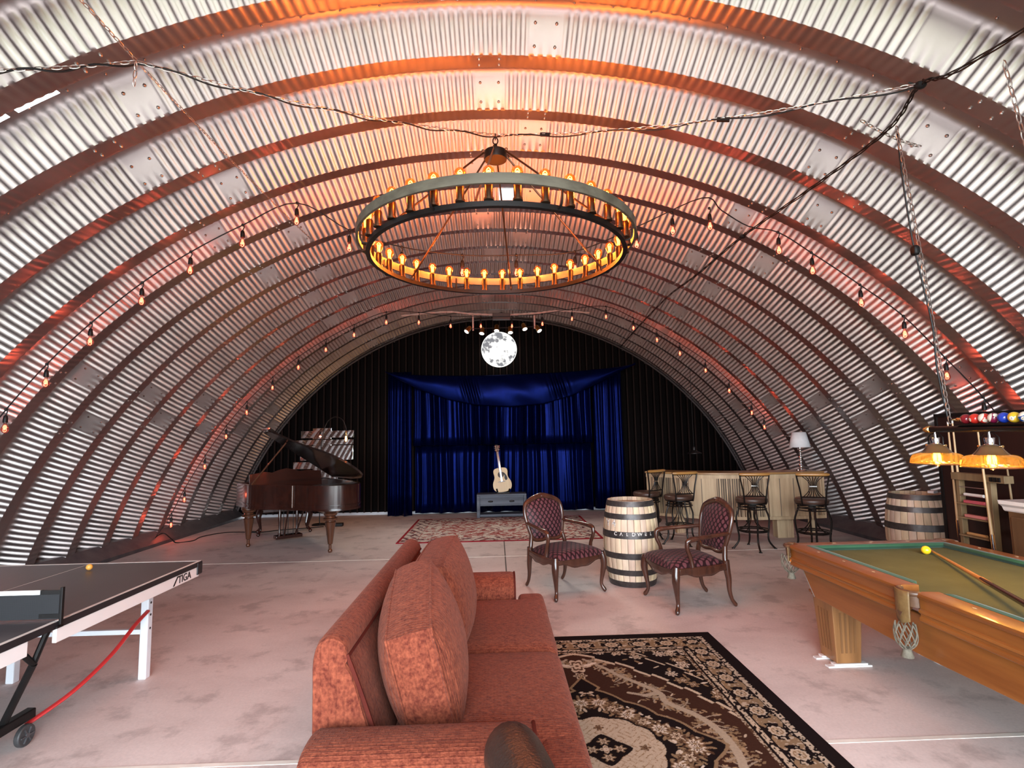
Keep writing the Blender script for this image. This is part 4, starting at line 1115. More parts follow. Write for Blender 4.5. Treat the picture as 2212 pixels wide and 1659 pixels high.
bp = [(p.x, p.y) for p in smoothpath([(a, b, 0) for a, b in full], 3, closed=True)]
M_spruce = wood('spruce_top', (0.66, 0.46, 0.22), (0.58, 0.38, 0.17), axis=2, rough=0.35)
mb = MB(); mb.prism(bp, -0.004, 0.0, 'xz'); top = mb.build('soundboard', M_spruce, gu, smooth=30)
mb = MB(); mb.prism([(x*0.995, 0.003+z*0.992) for x, z in bp], 0.0, 0.10, 'xz'); mb.build('body_sides', M_mleg, gu, smooth=30)
def disc(x, z, r, y, n=28): return [(x+r*cos(2*PI*k/n), z+r*sin(2*PI*k/n)) for k in range(n)]
mb = MB(); mb.prism(disc(0, 0.345, 0.062, 0), -0.0055, -0.004, 'xz'); mb.build('rosette', M_black, top)
mb = MB(); mb.prism(disc(0, 0.345, 0.048, 0), -0.0065, -0.0055, 'xz'); mb.build('soundhole', pmat('soundhole_dark', (0.10, 0.06, 0.04), rough=0.8), top)
pgp = [(0.05, 0.385), (0.085, 0.36), (0.115, 0.30), (0.12, 0.25), (0.10, 0.225), (0.075, 0.23), (0.062, 0.27), (0.068, 0.32)]
mb = MB(); mb.prism([(p.x, p.y) for p in smoothpath([(a, b, 0) for a, b in pgp], 3, closed=True)], -0.0062, -0.004, 'xz'); mb.build('pickguard', M_black, top)
mb = MB(); mb.prism([(-0.09, 0.205), (-0.05, 0.195), (0.05, 0.195), (0.09, 0.205), (0.04, 0.215), (-0.04, 0.215)], -0.012, -0.004, 'xz'); mb.build('bridge', M_mleg, top)
mb = MB(); mb.prism([(-0.027, 0.395), (0.027, 0.395), (0.021, 0.80), (-0.021, 0.80)], -0.012, 0.012, 'xz'); mb.build('neck', wood('neck_wood', (0.27, 0.12, 0.08), (0.18, 0.08, 0.05), axis=2), gu)
mb = MB(); mb.prism([(-0.024, 0.80), (0.024, 0.80), (0.037, 0.84), (0.034, 0.945), (0.0, 0.955), (-0.034, 0.945), (-0.037, 0.84)], -0.010, 0.006, 'xz'); hs = mb.build('headstock', M_ebony, gu)
for z in (0.85, 0.885, 0.92):
    for x in (-1, 1):
        mb = MB(); mb.tube([(0.022*x, -0.018, z), (0.022*x, -0.008, z)], 0.006, 8); mb.tube([(0.034*x, 0, z), (0.055*x, 0, z)], [0.004, 0.009], 8); mb.build('tuning_peg', M_chrome, hs)
mb = MB()
for k in range(6):
    x = -0.0175+0.007*k; mb.tube([(x, -0.014, 0.205), (x*0.8, -0.0145, 0.81)], 0.0012, 4)
mb.build('strings', M_chrome, gu)

# ================================================================== BAR, LAMP, STOOLS
M_plank = wood('reclaimed_pine_board', (0.60, 0.44, 0.27), (0.42, 0.29, 0.17), axis=2, rough=0.6, bump=0.1)
M_slat = wood('rough_pale_slats', (0.66, 0.48, 0.30), (0.36, 0.24, 0.14), axis=2, scale=12, rough=0.65, bump=0.15)
M_bartop = wood('varnished_bar_top', (0.40, 0.22, 0.08), (0.26, 0.13, 0.05), axis=0, rough=0.3, coat=0.3)
M_slatc = attr_mat('rough_slat_mixed', rough=0.65, noise=0.4, nscale=16, bump=0.2, stretch=(1, 1, 0.1))
bar = thing('bar_counter', 'long curved timber bar counter with slatted front on the right', 'bar', (3.6, 8.3, 0))
plan = [(2.44, 8.74), (2.78, 8.42), (3.16, 8.16), (3.58, 8.00), (4.02, 7.94), (4.46, 7.94), (4.90, 7.98)]
pf = smoothpath([(x, y, 0) for x, y in plan], 5)
pf = [(p.x-3.6, p.y-8.3) for p in pf]
def barnorm(i):
    a = np.array(pf[max(0, i-1)]); b = np.array(pf[min(len(pf)-1, i+1)]); d = (b-a)/np.linalg.norm(b-a); return np.array([-d[1], d[0]])
def barstrip(off0, off1, z0, z1, i0=0, i1=None):
    i1 = len(pf)-1 if i1 is None else i1
    mb = MB(); n = i1-i0+1; rings = []
    for off, z in ((off0, z0), (off0, z1), (off1, z1), (off1, z0)):
        rings.append([tuple(np.array(pf[i])+barnorm(i)*off)+(z,) for i in range(i0, i1+1)])
    vs = [p for r in rings for p in r]; fs = []
    for k in range(4):
        k2 = (k+1) % 4
        fs += [(k*n+i, k*n+i+1, k2*n+i+1, k2*n+i) for i in range(n-1)]
    fs += [(0, n, 2*n, 3*n), (n-1, 2*n-1, 3*n-1, 4*n-1)]
    return mb.add(vs, fs)
barstrip(-0.05, 0.42, 0.955, 0.985).build('counter_top', M_bartop, bar, smooth=30, bevel=0.006)
barstrip(-0.015, 0.01, 0.895, 0.955).build('fascia', M_plank, bar, smooth=30)
barstrip(0.0, 0.03, 0.33, 0.895).build('front_panel', M_plank, bar, smooth=30)
barstrip(-0.02, 0.05, 0.29, 0.335).build('bottom_rail', M_plank, bar, smooth=30)
def along(t):
    f = t*(len(pf)-1); i = min(int(f), len(pf)-2); return np.array(pf[i])+(np.array(pf[i+1])-np.array(pf[i]))*(f-i), barnorm(i if f-i < 0.5 else i+1)
for (t0, t1) in ((0.04, 0.20), (0.40, 0.68), (0.90, 0.995)):
    mb = MB()
    for k in range(24):
        p, nn = along(lerp(t0, t1, k/24)); p2, n2_ = along(lerp(t0, t1, (k+1)/24))
        mb.prism([tuple(p), tuple(p2), tuple(p2-n2_*0.005), tuple(p-nn*0.005)], 0.335, 0.895)
    mb.build('slat_gap_shade', M_joint_dark, bar, smooth=0)  # added dark sheet, its colour stands in for shade between the slats
    mb = MB(); n = int((t1-t0)*88)
    for k in range(n):
        p, nn = along(lerp(t0, t1, (k+0.5)/n)); d = np.array([nn[1], -nn[0]]); w = random.uniform(0.008, 0.015); th = random.uniform(0.010, 0.04)
        q = [p+d*w, p-d*w, p-d*w-nn*th, p+d*w-nn*th]
        v0 = len(mb.v); mb.prism([tuple(a) for a in q], 0.335, 0.895); c = random.choice((1.0, 0.85, 0.62, 0.45, 0.95)); mb.c = (mb.c or [])[:v0]+[(0.62*c, 0.45*c, 0.28*c)]*(len(mb.v)-v0)
    mb.build('slat_panel', M_slatc, bar, smooth=0)
mb = MB()
for t in (0.25, 0.32, 0.74, 0.82):
    p, nn = along(t); q = p-nn*0.001; d = np.array([nn[1], -nn[0]])
    mb.prism([tuple(q+d*0.004), tuple(q-d*0.004), tuple(q-d*0.004-nn*0.002), tuple(q+d*0.004-nn*0.002)], 0.34, 0.89)
mb.build('board_gap', M_joint_dark, bar, smooth=0)
mb = MB(); mb.box(1.28, 1.31, -0.34, 0.10, 0.29, 0.955); mb.build('end_panel', M_plank, bar)
for (x, y, w, d, m) in ((-0.66, 0.38, 0.13, 0.10, M_slat), (0.68, -0.18, 0.16, 0.14, M_plank), (0.80, -0.20, 0.10, 0.10, M_slat), (1.22, -0.10, 0.08, 0.08, M_plank)):
    mb = MB(); mb.box(x-w/2, x+w/2, y-d/2, y+d/2, 0, 0.30); mb.build('leg', m, bar, bevel=0.004)
for x in (-0.02, 0.20):
    mb = MB(); mb.tube([(x-0.02, -0.16, 0.26), (x+0.02, -0.16, 0.26)], 0.034, 14); mb.build('castor', M_black, bar)
# table lamp on the bar
tb = thing('table_lamp', 'chrome ball stem table lamp with white shade on the bar', 'lamp', (4.69, 8.16, 0.986))
mb = MB(); prof = [(0.075, 0.0), (0.07, 0.012), (0.02, 0.02)]
z = 0.02
for k, r in enumerate((0.034, 0.031, 0.028, 0.026, 0.024)):
    prof += [(0.012, z)]+[(max(0.012, r*sin(t)), z+0.006+r-r*cos(t)) for t in np.linspace(0.35, PI-0.35, 7)]; z += 2*r+0.004
prof += [(0.008, z), (0.008, z+0.10)]
mb.lathe(prof, 24); mb.build('stem', M_chrome, tb)
mb = MB(); mb.lathe([(0.150, 0.355), (0.098, 0.585)], 32, caps=False); mb.build('shade', pmat('white_linen_shade', (0.86, 0.85, 0.86), rough=0.8), tb, solid=0.003)
mb = MB()
for k in range(3):
    a = k*2*PI/3; mb.tube([(0, 0, 0.40), (0.14*cos(a), 0.14*sin(a), 0.37)], 0.003, 5)
mb.build('spider', M_chrome, tb)
# dark pendant behind the bar
pe = thing('pendant_lamp', 'small dark metal dome pendant on a long cord behind the bar', 'lamp', (3.72, 10.0, 1.20))
mb = MB(); mb.lathe([(0.135, 0.0), (0.13, 0.015), (0.06, 0.05), (0.035, 0.07), (0.03, 0.12), (0.012, 0.14)], 28, caps=False); mb.build('shade', M_black, pe, solid=0.003)
mb = MB(); mb.tube([(0, 0, 0.13), (0, 0, 1.60)], 0.005, 6); mb.build('cord', M_cord, pe)

# bar stools
M_iron = pmat('bronzed_black_iron', (0.022, 0.017, 0.015), (0.013, 0.011, 0.010), rough=0.38, metal=0.7)
M_seat = pmat('brown_leatherette', (0.070, 0.034, 0.022), (0.045, 0.022, 0.015), scale=12, rough=0.42)
M_oakrail = wood('honey_oak_rail', (0.42, 0.21, 0.06), (0.28, 0.13, 0.035), axis=0, rough=0.25, coat=0.4)
def make_stool(label, loc, rz):
    t = thing('bar_stool', label, 'bar stool', loc, rz, 'iron bar stools along the bar')
    # local -y = back of the chair (towards camera)
    for k in range(4):
        a = k*PI/2-PI/2; c, s = cos(a), sin(a)
        pr = [(0.165, 0.615), (0.168, 0.56), (0.20, 0.47), (0.215, 0.40), (0.205, 0.28), (0.19, 0.18), (0.20, 0.10), (0.25, 0.03), (0.275, 0.006)]
        mb = MB(); mb.tube(smoothpath([(r*c, r*s, z) for r, z in pr], 3), 0.0125, 8); mb.lathe([(0.022, 0), (0.02, 0.012)], 10, (0.275*c, 0.275*s, 0)); mb.build('leg', M_iron, t)
    for r, z in ((0.198, 0.265), (0.185, 0.245)):
        mb = MB(); mb.tube([(r*cos(a), r*sin(a), z) for a in np.linspace(0, 2*PI, 33)[:-1]], 0.009, 6, closed=True); mb.build('foot_ring', M_iron, t)
    for r, z in ((0.172, 0.575), (0.185, 0.545)):
        mb = MB(); mb.tube([(r*cos(a), r*sin(a), z) for a in np.linspace(0, 2*PI, 33)[:-1]], 0.008, 6, closed=True); mb.build('seat_ring', M_iron, t)
    mb = MB(); mb.box(-0.04, 0.04, -0.04, 0.04, 0.55, 0.61); mb.lathe([(0.05, 0.52), (0.05, 0.56)], 14); mb.build('swivel', M_iron, t, smooth=0, bevel=0.004)
    for k in range(4):
        a = k*PI/2-PI/4; mb = MB(); mb.tube(smoothpath([(0.05*cos(a), 0.05*sin(a), 0.53), (0.035*cos(a), 0.035*sin(a), 0.42), (0.10*cos(a), 0.10*sin(a), 0.31), (0.188*cos(a), 0.188*sin(a), 0.25)], 4), 0.007, 6); mb.build('scroll_brace', M_iron, t)
    mb = MB(); mb.sbox((0, 0.01, 0.660), (0.42, 0.42, 0.095), 0.55, 1.0, 32); mb.build('seat', M_seat, t, smooth=180)
    mb = MB(); mb.lathe([(0.0005, 0.612), (0.19, 0.612), (0.20, 0.62), (0.20, 0.632)], 28, caps=False); mb.build('seat_pan', M_iron, t)
    for sx in (-1, 1):
        mb = MB(); mb.tube(smoothpath([(0.135*sx, -0.155, 0.615), (0.14*sx, -0.175, 0.68), (0.155*sx, -0.19, 0.82), (0.18*sx, -0.20, 0.95), (0.19*sx, -0.205, 1.035)], 4), 0.0125, 8, flat=0.8); mb.build('back_post', M_iron, t)
    mb = MB(); mb.tube([(-0.142, -0.178, 0.725), (0.142, -0.178, 0.725)], 0.009, 6); mb.build('back_crossbar', M_iron, t)
    mb = MB(); mb.tube([(-0.18, -0.203, 1.00), (0.18, -0.203, 1.00)], 0.008, 6); mb.build('back_crossbar', M_iron, t)
    for k in range(7):
        f = (k-3)/3
        mb = MB(); mb.tube(smoothpath([(0.120*f, -0.178, 0.727), (0.062*f, -0.186, 0.79), (0.034*f, -0.19, 0.865), (0.055*f, -0.196, 0.935), (0.125*f, -0.203, 1.0)], 4), 0.0055, 6); mb.build('back_wire', M_iron, t)
    mb = MB(); mb.box(-0.045, 0.045, -0.20, -0.182, 0.86, 0.872); mb.build('back_clip', M_chrome, t, smooth=0)
    pts = [(x, -0.205-0.02*(1-(x/0.195)**2), 1.022) for x in np.linspace(-0.195, 0.195, 12)]
    mb = MB(); mb.tube(pts, [0.014]+[0.022]*10+[0.014], 10); o = mb.build('top_rail', M_oakrail, t, smooth=60)
    return t
st = make_stool('iron bar stool third from the curtain, standing clear between the armchair and the pool table', (3.505, 7.37, 0), math.radians(-10))
dup(st, (4.20, 7.12, 0), math.radians(-22), 'iron bar stool nearest the white shaded lamp, behind the pool table corner')
dup(st, (2.66, 7.86, 0), math.radians(10), 'iron bar stool second from the curtain, behind the right armchair back')
dup(st, (2.34, 8.38, 0), math.radians(32), 'iron bar stool at the curtain end of the bar, partly behind the barrel')

# ================================================================== BARRELS
M_hoop = pmat('dark_iron_hoop', (0.085, 0.075, 0.072), (0.045, 0.04, 0.04), scale=20, rough=0.42, metal=0.55, bump=0.2)
M_stave = attr_mat('oak_stave', rough=0.7, noise=0.35, nscale=14, bump=0.15, stretch=(1, 1, 0.18))
M_head = wood('barrel_head_oak', (0.40, 0.24, 0.13), (0.28, 0.16, 0.085), axis=1, rough=0.6)
def brad(z, H=0.885): t = (z/H-0.5)*2; return 0.30-0.058*t*t
def make_barrel(label, loc, rz, extra):
    t = thing('whiskey_barrel', label, 'barrel', loc, rz, 'oak barrels')
    H = 0.885; NS = 26; mb = MB(); rnd = random.Random(3)
    for k in range(NS):
        a0 = 2*PI*(k+0.03)/NS; a1 = 2*PI*(k+0.97)/NS; zz = np.linspace(0, H, 15)
        c = rnd.uniform(0.75, 1.1); col = (0.70*c, 0.55*c*rnd.uniform(0.95, 1.03), 0.40*c*rnd.uniform(0.88, 1.05))
        vs = []
        for z in zz:
            r = brad(z); vs += [((r-0.004)*cos(a0), (r-0.004)*sin(a0), z), (r*cos(lerp(a0, a1, .12)), r*sin(lerp(a0, a1, .12)), z), (r*cos(lerp(a0, a1, .88)), r*sin(lerp(a0, a1, .88)), z), ((r-0.004)*cos(a1), (r-0.004)*sin(a1), z), ((r-0.028)*cos(a1), (r-0.028)*sin(a1), z), ((r-0.028)*cos(a0), (r-0.028)*sin(a0), z)]
        fs = [(i*6+j, i*6+(j+1) % 6, (i+1)*6+(j+1) % 6, (i+1)*6+j) for i in range(14) for j in range(6)]+[tuple(range(6)), tuple(14*6+j for j in range(6))]
        mb.add(vs, fs, col=col)
    mb.build('staves', M_stave, t, smooth=40)
    for i, (z0, z1) in enumerate(((0.0, 0.06), (0.125, 0.182), (0.295, 0.355), (0.505, 0.575), (0.70, 0.755), (0.828, 0.883))):
        mb = MB(); zs = np.linspace(z0, z1, 5)
        mb.lathe([(brad(z)+0.0045, z) for z in zs]+[(brad(z1)-0.002, z1+0.001)], 52, caps=False)
        h = mb.build('hoop', M_hoop, t, smooth=60)
        if i == 3 and extra: hoop_t = h
        mb = MB(); a = -1.2+i*0.35
        for da in (0, 0.10): mb.ball(((brad((z0+z1)/2)+0.005)*cos(a+da), (brad((z0+z1)/2)+0.005)*sin(a+da), (z0+z1)/2), 0.008, 6, m=4)
        mb.build('rivet', M_hoop, h)
    mb = MB(); mb.lathe([(0.0005, 0.845), (0.232, 0.845), (0.235, 0.83)], 40, caps=False); mb.build('head', M_head, t, smooth=0)
    mb = MB(); mb.lathe([(0.03, 0.845), (0.028, 0.858), (0.0005, 0.860)], 16, (0.02, -0.05, 0), caps=False); mb.build('bung', M_slat, t)
    return t
def text_mesh(body, size, extrude=0.001, bold=0.0):
    cu = bpy.data.curves.new('lettering', 'FONT'); cu.body = body; cu.size = size; cu.extrude = extrude; cu.offset = bold
    cu.align_x = 'CENTER'; cu.align_y = 'CENTER'
    o = bpy.data.objects.new('lettering', cu); COL.objects.link(o)
    dg = bpy.context.evaluated_depsgraph_get(); me = bpy.data.meshes.new_from_object(o.evaluated_get(dg))
    mb = MB(); mb.add([v.co[:] for v in me.vertices], [tuple(p.vertices) for p in me.polygons])
    bpy.data.objects.remove(o); bpy.data.curves.remove(cu); return mb
b1 = make_barrel('whiskey barrel standing between the two burgundy armchairs', (1.455, 5.92, 0), math.radians(0), True)
M_stencil = pmat('worn_white_stencil', (0.72, 0.70, 0.66), (0.25, 0.23, 0.22), scale=60, rough=0.7, contrast=(0.4, 0.5))
def on_barrel(par, s, zc, acen, size, spread, name='stencil'):
    for i, chh in enumerate(s):
        mb = text_mesh(chh, size, 0.0008, 0.001)
        a = acen+(i-(len(s)-1)/2)*spread; r = brad(zc)+0.0062
        M = Matrix.Translation((r*cos(a), r*sin(a), zc)) @ Matrix.Rotation(a+PI/2, 4, 'Z') @ Matrix.Rotation(PI/2, 4, 'X')
        mb.xf(M); mb.build(name, M_stencil, par, smooth=0)
on_barrel(b1, 'CALDWELL', 0.553, -PI/2-0.04, 0.050, 0.215)
on_barrel(b1, 'Y4', 0.655, -PI/2-1.02, 0.10, 0.30, 'chalk_mark')
b2 = make_barrel('whiskey barrel in the right corner behind the far rail of the pool table', (4.64, 5.88, 0), 1.1, False)
sm_ = thing('small_packet', 'small white packet lying on top of the right corner barrel', 'box', (4.78, 5.80, 0.886), 0.5)
mb = MB(); mb.box(-0.045, 0.045, -0.03, 0.03, 0, 0.028); mb.build('packet', M_white, sm_, bevel=0.003)
mb = MB(); mb.box(-0.046, 0.046, -0.031, -0.028, 0.004, 0.024); mb.build('side_strip', pmat('grey_side_strip', (0.3, 0.3, 0.32)), sm_, smooth=0)

# ================================================================== ARMCHAIRS
M_cw = wood('polished_walnut_frame', (0.075, 0.026, 0.015), (0.036, 0.013, 0.008), axis=2, rough=0.25, coat=0.4, bump=0.0)
FL, FD = (0.115, 0.038, 0.046), (0.014, 0.003, 0.005)
M_fseat = lattice_mat('burgundy_diamond_cloth_seat', 0, 1, 0.056, 0.072, FL, FD)
M_fback = lattice_mat('burgundy_diamond_cloth_back', 0, 2, 0.056, 0.072, FL, FD)
def make_armchair(label, loc, rz):
    t = thing('armchair', label, 'armchair', loc, rz, 'burgundy armchairs by the barrel')
    # local -y = front
    fw_, bw, dp = 0.29, 0.235, 0.27
    cor = [(-fw_, -dp), (fw_, -dp), (bw, dp), (-bw, dp)]
    # cabriole legs
    for i, (x, y) in enumerate(cor):
        fr = i < 2; dx = (1 if x > 0 else -1)*(0.7 if fr else 0.35); dy = -0.7 if fr else 1.0
        if fr: P = [(0, 0, 0.40), (0.018*dx, 0.018*dy, 0.33), (0.022*dx, 0.022*dy, 0.27), (0.0, 0.0, 0.16), (-0.010*dx, -0.010*dy, 0.08), (0.020*dx, 0.020*dy, 0.025), (0.034*dx, 0.034*dy, 0.012)]
        else: P = [(0, 0, 0.42), (0, 0.006*dy, 0.33), (0, 0.018*dy, 0.25), (0.0, 0.02*dy, 0.15), (0.0, 0.04*dy, 0.07), (0.0, 0.075*dy, 0.02), (0.0, 0.085*dy, 0.012)]
        R_ = [0.034, 0.036, 0.033, 0.022, 0.017, 0.021, 0.014] if fr else [0.03, 0.03, 0.026, 0.02, 0.017, 0.018, 0.012]
        mb = MB(); mb.tube(smoothpath([(x+a, y+b, c) for a, b, c in P], 4), smoothvals(R_, 4), 12); mb.build('leg', M_cw, t, smooth=60)
    # shaped seat rails
    def rail(a, b, drop, name='seat_rail'):
        a = Vector((a[0], a[1], 0)); b = Vector((b[0], b[1], 0)); d = (b-a); n_ = Vector((d.y, -d.x, 0)).normalized()
        mb = MB(); N = 18
        def fn(u, v):
            p = a+d*u+n_*(0.016*sin(PI*u)); lo = 0.335-drop*sin(PI*u)**2+0.012*sin(3*PI*u)**2; p = p+n_*(0.022); return (p.x, p.y, lerp(lo, 0.395, v))
        mb.grid(N, 4, fn); o = mb.build(name, M_cw, t, smooth=60); md = o.modifiers.new('thickness', 'SOLIDIFY'); md.thickness = 0.03; md.offset = -1
    rail(cor[0], cor[1], 0.05); rail(cor[1], cor[2], 0.035); rail(cor[2], cor[3], 0.02); rail(cor[3], cor[0], 0.035)
    # upholstered seat
    mb = MB(); N = 26
    def seat(u, v):
        y = lerp(-dp-0.03, dp-0.02, v); w = lerp(fw_+0.03, bw+0.0, v); x = lerp(-w, w, u)
        e = (1-abs(2*u-1)**3.5)*(1-abs(2*v-1)**3.5)
        y -= 0.025*(1-(2*u-1)**2)*(1-v)
        return (x, y, 0.385+0.085*max(0, e)**0.42)
    mb.grid(N, N, seat); mb.build('seat_cushion', M_fseat, t, smooth=180)
    # back frame: cartouche outline, reclined
    tilt = math.radians(13)
    Mb = Matrix.Translation((0, dp-0.005, 0.43)) @ Matrix.Rotation(-tilt, 4, 'X')
    o_ = [(-0.185, 0.075), (-0.225, 0.20), (-0.245, 0.33), (-0.225, 0.43), (-0.16, 0.475), (-0.08, 0.502), (0.0, 0.517), (0.08, 0.502), (0.16, 0.475), (0.225, 0.43), (0.245, 0.33), (0.225, 0.20), (0.185, 0.075), (0.10, 0.048), (0.0, 0.058), (-0.10, 0.048)]
    sp = smoothpath([(x, 0, z) for x, z in o_], 4, closed=True)
    mb = MB(); rr = [0.021+0.012*max(0, (p.z-0.40)/0.12) for p in sp]
    mb.tube(sp, rr, 10, closed=True); mb.ball((0, -0.02, 0.512), 0.022, 10, (1.6, .7, .8)); mb.xf(Mb); mb.build('back_frame', M_cw, t, smooth=60)
    mb = MB(); ins = [(p.x*0.955, 0.27+(p.z-0.27)*0.94) for p in sp]; n = len(ins); cz = 0.27
    for sgn, dep in ((-1, 0.045), (1, 0.012)):
        rings = []
        for s in (1.0, 0.94, 0.85, 0.7, 0.5, 0.25, 0.02):
            rings.append([(x*s, sgn*(0.006+dep*(1-s**3.0)), cz+(z-cz)*s) for x, z in ins])
        vs = [p for r in rings for p in r]
        mb.add(vs, [(i*n+k, i*n+(k+1) % n, (i+1)*n+(k+1) % n, (i+1)*n+k) for i in range(6) for k in range(n)]+[tuple(6*n+k for k in range(n))])
    mb.xf(Mb); mb.build('back_pad', M_fback, t, smooth=180)
    for sx in (-1, 1):
        mb = MB(); q = Mb @ Vector((0.20*sx, 0, 0.11))
        mb.tube(smoothpath([(bw*sx, dp, 0.36), (0.222*sx, dp+0.0, 0.44), tuple(q)], 4), 0.023, 10); mb.build('back_post', M_cw, t, smooth=60)
        # open arm: out from the back, forward, then a swept support down to the rail
        a0 = Mb @ Vector((0.235*sx, -0.005, 0.235))
        P = [tuple(a0), (0.262*sx, 0.14, 0.652), (0.285*sx, 0.0, 0.645), (0.292*sx, -0.115, 0.635), (0.290*sx, -0.155, 0.612)]
        mb = MB(); mb.tube(smoothpath(P, 5), smoothvals([.018, .019, .020, .024, .020], 5), 10); ar = mb.build('armrest', M_cw, t, smooth=60)
        P = [(0.290*sx, -0.145, 0.625), (0.288*sx, -0.150, 0.56), (0.280*sx, -0.115, 0.47), (0.284*sx, -0.10, 0.37)]
        mb = MB(); mb.tube(smoothpath(P, 5), smoothvals([.021, .020, .019, .022], 5), 10); mb.build('arm_support', M_cw, ar, smooth=60)
    return t
a1 = make_armchair('burgundy diamond cloth armchair on the left of the barrel, facing the sofa', (0.675, 5.68, 0), math.atan2(0.5, 0.87)*0.98)
dup(a1, (1.79, 5.17, 0), -math.radians(79), 'burgundy diamond cloth armchair on the right of the barrel, turned sideways to it')
# ================================================================== POOL TABLE
M_oak = wood('golden_oak', (0.30, 0.105, 0.024), (0.20, 0.062, 0.014), axis=1, rough=0.33, coat=0.35, bump=0.03)
M_oakv = wood('golden_oak_upright', (0.30, 0.135, 0.045), (0.19, 0.08, 0.024), axis=2, rough=0.4, coat=0.2, bump=0.04)
M_felt = pmat('olive_green_cloth', (0.130, 0.142, 0.080), (0.108, 0.120, 0.066), scale=5, rough=0.95, bump=0.1, bscale=300, spec=0.1)
M_cush = pmat('green_cushion_cloth', (0.030, 0.095, 0.055), (0.025, 0.08, 0.047), scale=9, rough=0.95, spec=0.1, sheen=0.15)
M_pleather = pmat('worn_tan_leather', (0.22, 0.135, 0.05), (0.13, 0.07, 0.025), scale=22, rough=0.5, bump=0.2)
M_dleather = pmat('brown_pocket_leather', (0.13, 0.065, 0.035), (0.075, 0.036, 0.02), scale=20, rough=0.35, bump=0.1)
M_cordnet = pmat('grey_net_cord', (0.20, 0.175, 0.13), (0.11, 0.095, 0.07), scale=60, rough=0.8)
PX, PY, PW, PL = 2.745, 2.80, 0.625, 1.20
pt = thing('pool_table', 'oak pool table with olive green cloth and net pockets on the right', 'pool table', (PX, PY, 0))
TZ = 0.772
mb = MB(); mb.box(-PW+0.10, PW-0.10, -PL+0.10, PL-0.10, 0.70, 0.735); mb.build('playing_bed', M_felt, pt, smooth=0)
# rails between the pockets: moulded section
def rail_section(a, b, name='rail'):
    a = Vector((a[0], a[1], 0)); b = Vector((b[0], b[1], 0)); d = (b-a).normalized(); inn = Vector((-d.y, d.x, 0))
    sec = [(0.004, 0.765), (0.0, 0.755), (0.004, 0.742), (0.012, 0.738), (0.014, 0.690), (0.004, 0.684), (0.002, 0.672), (0.012, 0.664), (0.014, 0.652), (0.006, 0.646), (0.004, 0.632), (0.016, 0.622), (0.05, 0.622), (0.118, 0.70), (0.118, 0.768), (0.03, 0.772)]
    mb = MB(); n = len(sec)
    vs = [p+inn*s+Vector((0, 0, z)) for p in (a, b) for s, z in sec]
    mb.add(vs, [(k, (k+1) % n, n+(k+1) % n, n+k) for k in range(n)]+[tuple(range(n)), tuple(range(n, 2*n))])
    r = mb.build(name, M_oak, pt, smooth=25)
    # cushion nose
    sc = [(0.114, 0.736), (0.114, 0.7695), (0.135, 0.772), (0.158, 0.769), (0.163, 0.758), (0.145, 0.742), (0.14, 0.736)]
    mb = MB(); n = len(sc); q0 = a+d*0.035; q1 = b-d*0.035
    vs = [p+inn*s+Vector((0, 0, z))+d*(e*(s-0.114)*0.7) for p, e in ((q0, 1), (q1, -1)) for s, z in sc]
    mb.add(vs, [(k, (k+1) % n, n+(k+1) % n, n+k) for k in range(n)]+[tuple(range(n)), tuple(range(n, 2*n))]); mb.build('cushion', M_cush, r, smooth=60)
    mb = MB(); L = (b-a).length
    for t in (0.25, 0.5, 0.75):
        p = a+d*(L*t)+inn*0.062+Vector((0, 0, 0.7718))
        mb.add([p+d*0.014, p+inn*0.007, p-d*0.014, p-inn*0.007, p+d*0.014+Vector((0, 0, .0008)), p+inn*0.007+Vector((0, 0, .0008)), p-d*0.014+Vector((0, 0, .0008)), p-inn*0.007+Vector((0, 0, .0008))], [(4, 5, 6, 7), (0, 1, 5, 4), (1, 2, 6, 5), (2, 3, 7, 6), (3, 0, 4, 7)])
    mb.build('rail_sight', pmat('pearl_rail_sight', (0.75, 0.62, 0.42), rough=0.3), r, smooth=0)
cg, sg = 0.075, 0.065
rail_section((-PW, -PL+cg), (-PW, -sg)) if False else None
rail_section((-PW, -sg), (-PW, -PL+cg)); rail_section((-PW, PL-cg), (-PW, sg))
rail_section((PW, -PL+cg), (PW, -sg)); rail_section((PW, sg), (PW, PL-cg))
rail_section((-PW+cg, -PL), (PW-cg, -PL)); rail_section((PW-cg, PL), (-PW+cg, PL))
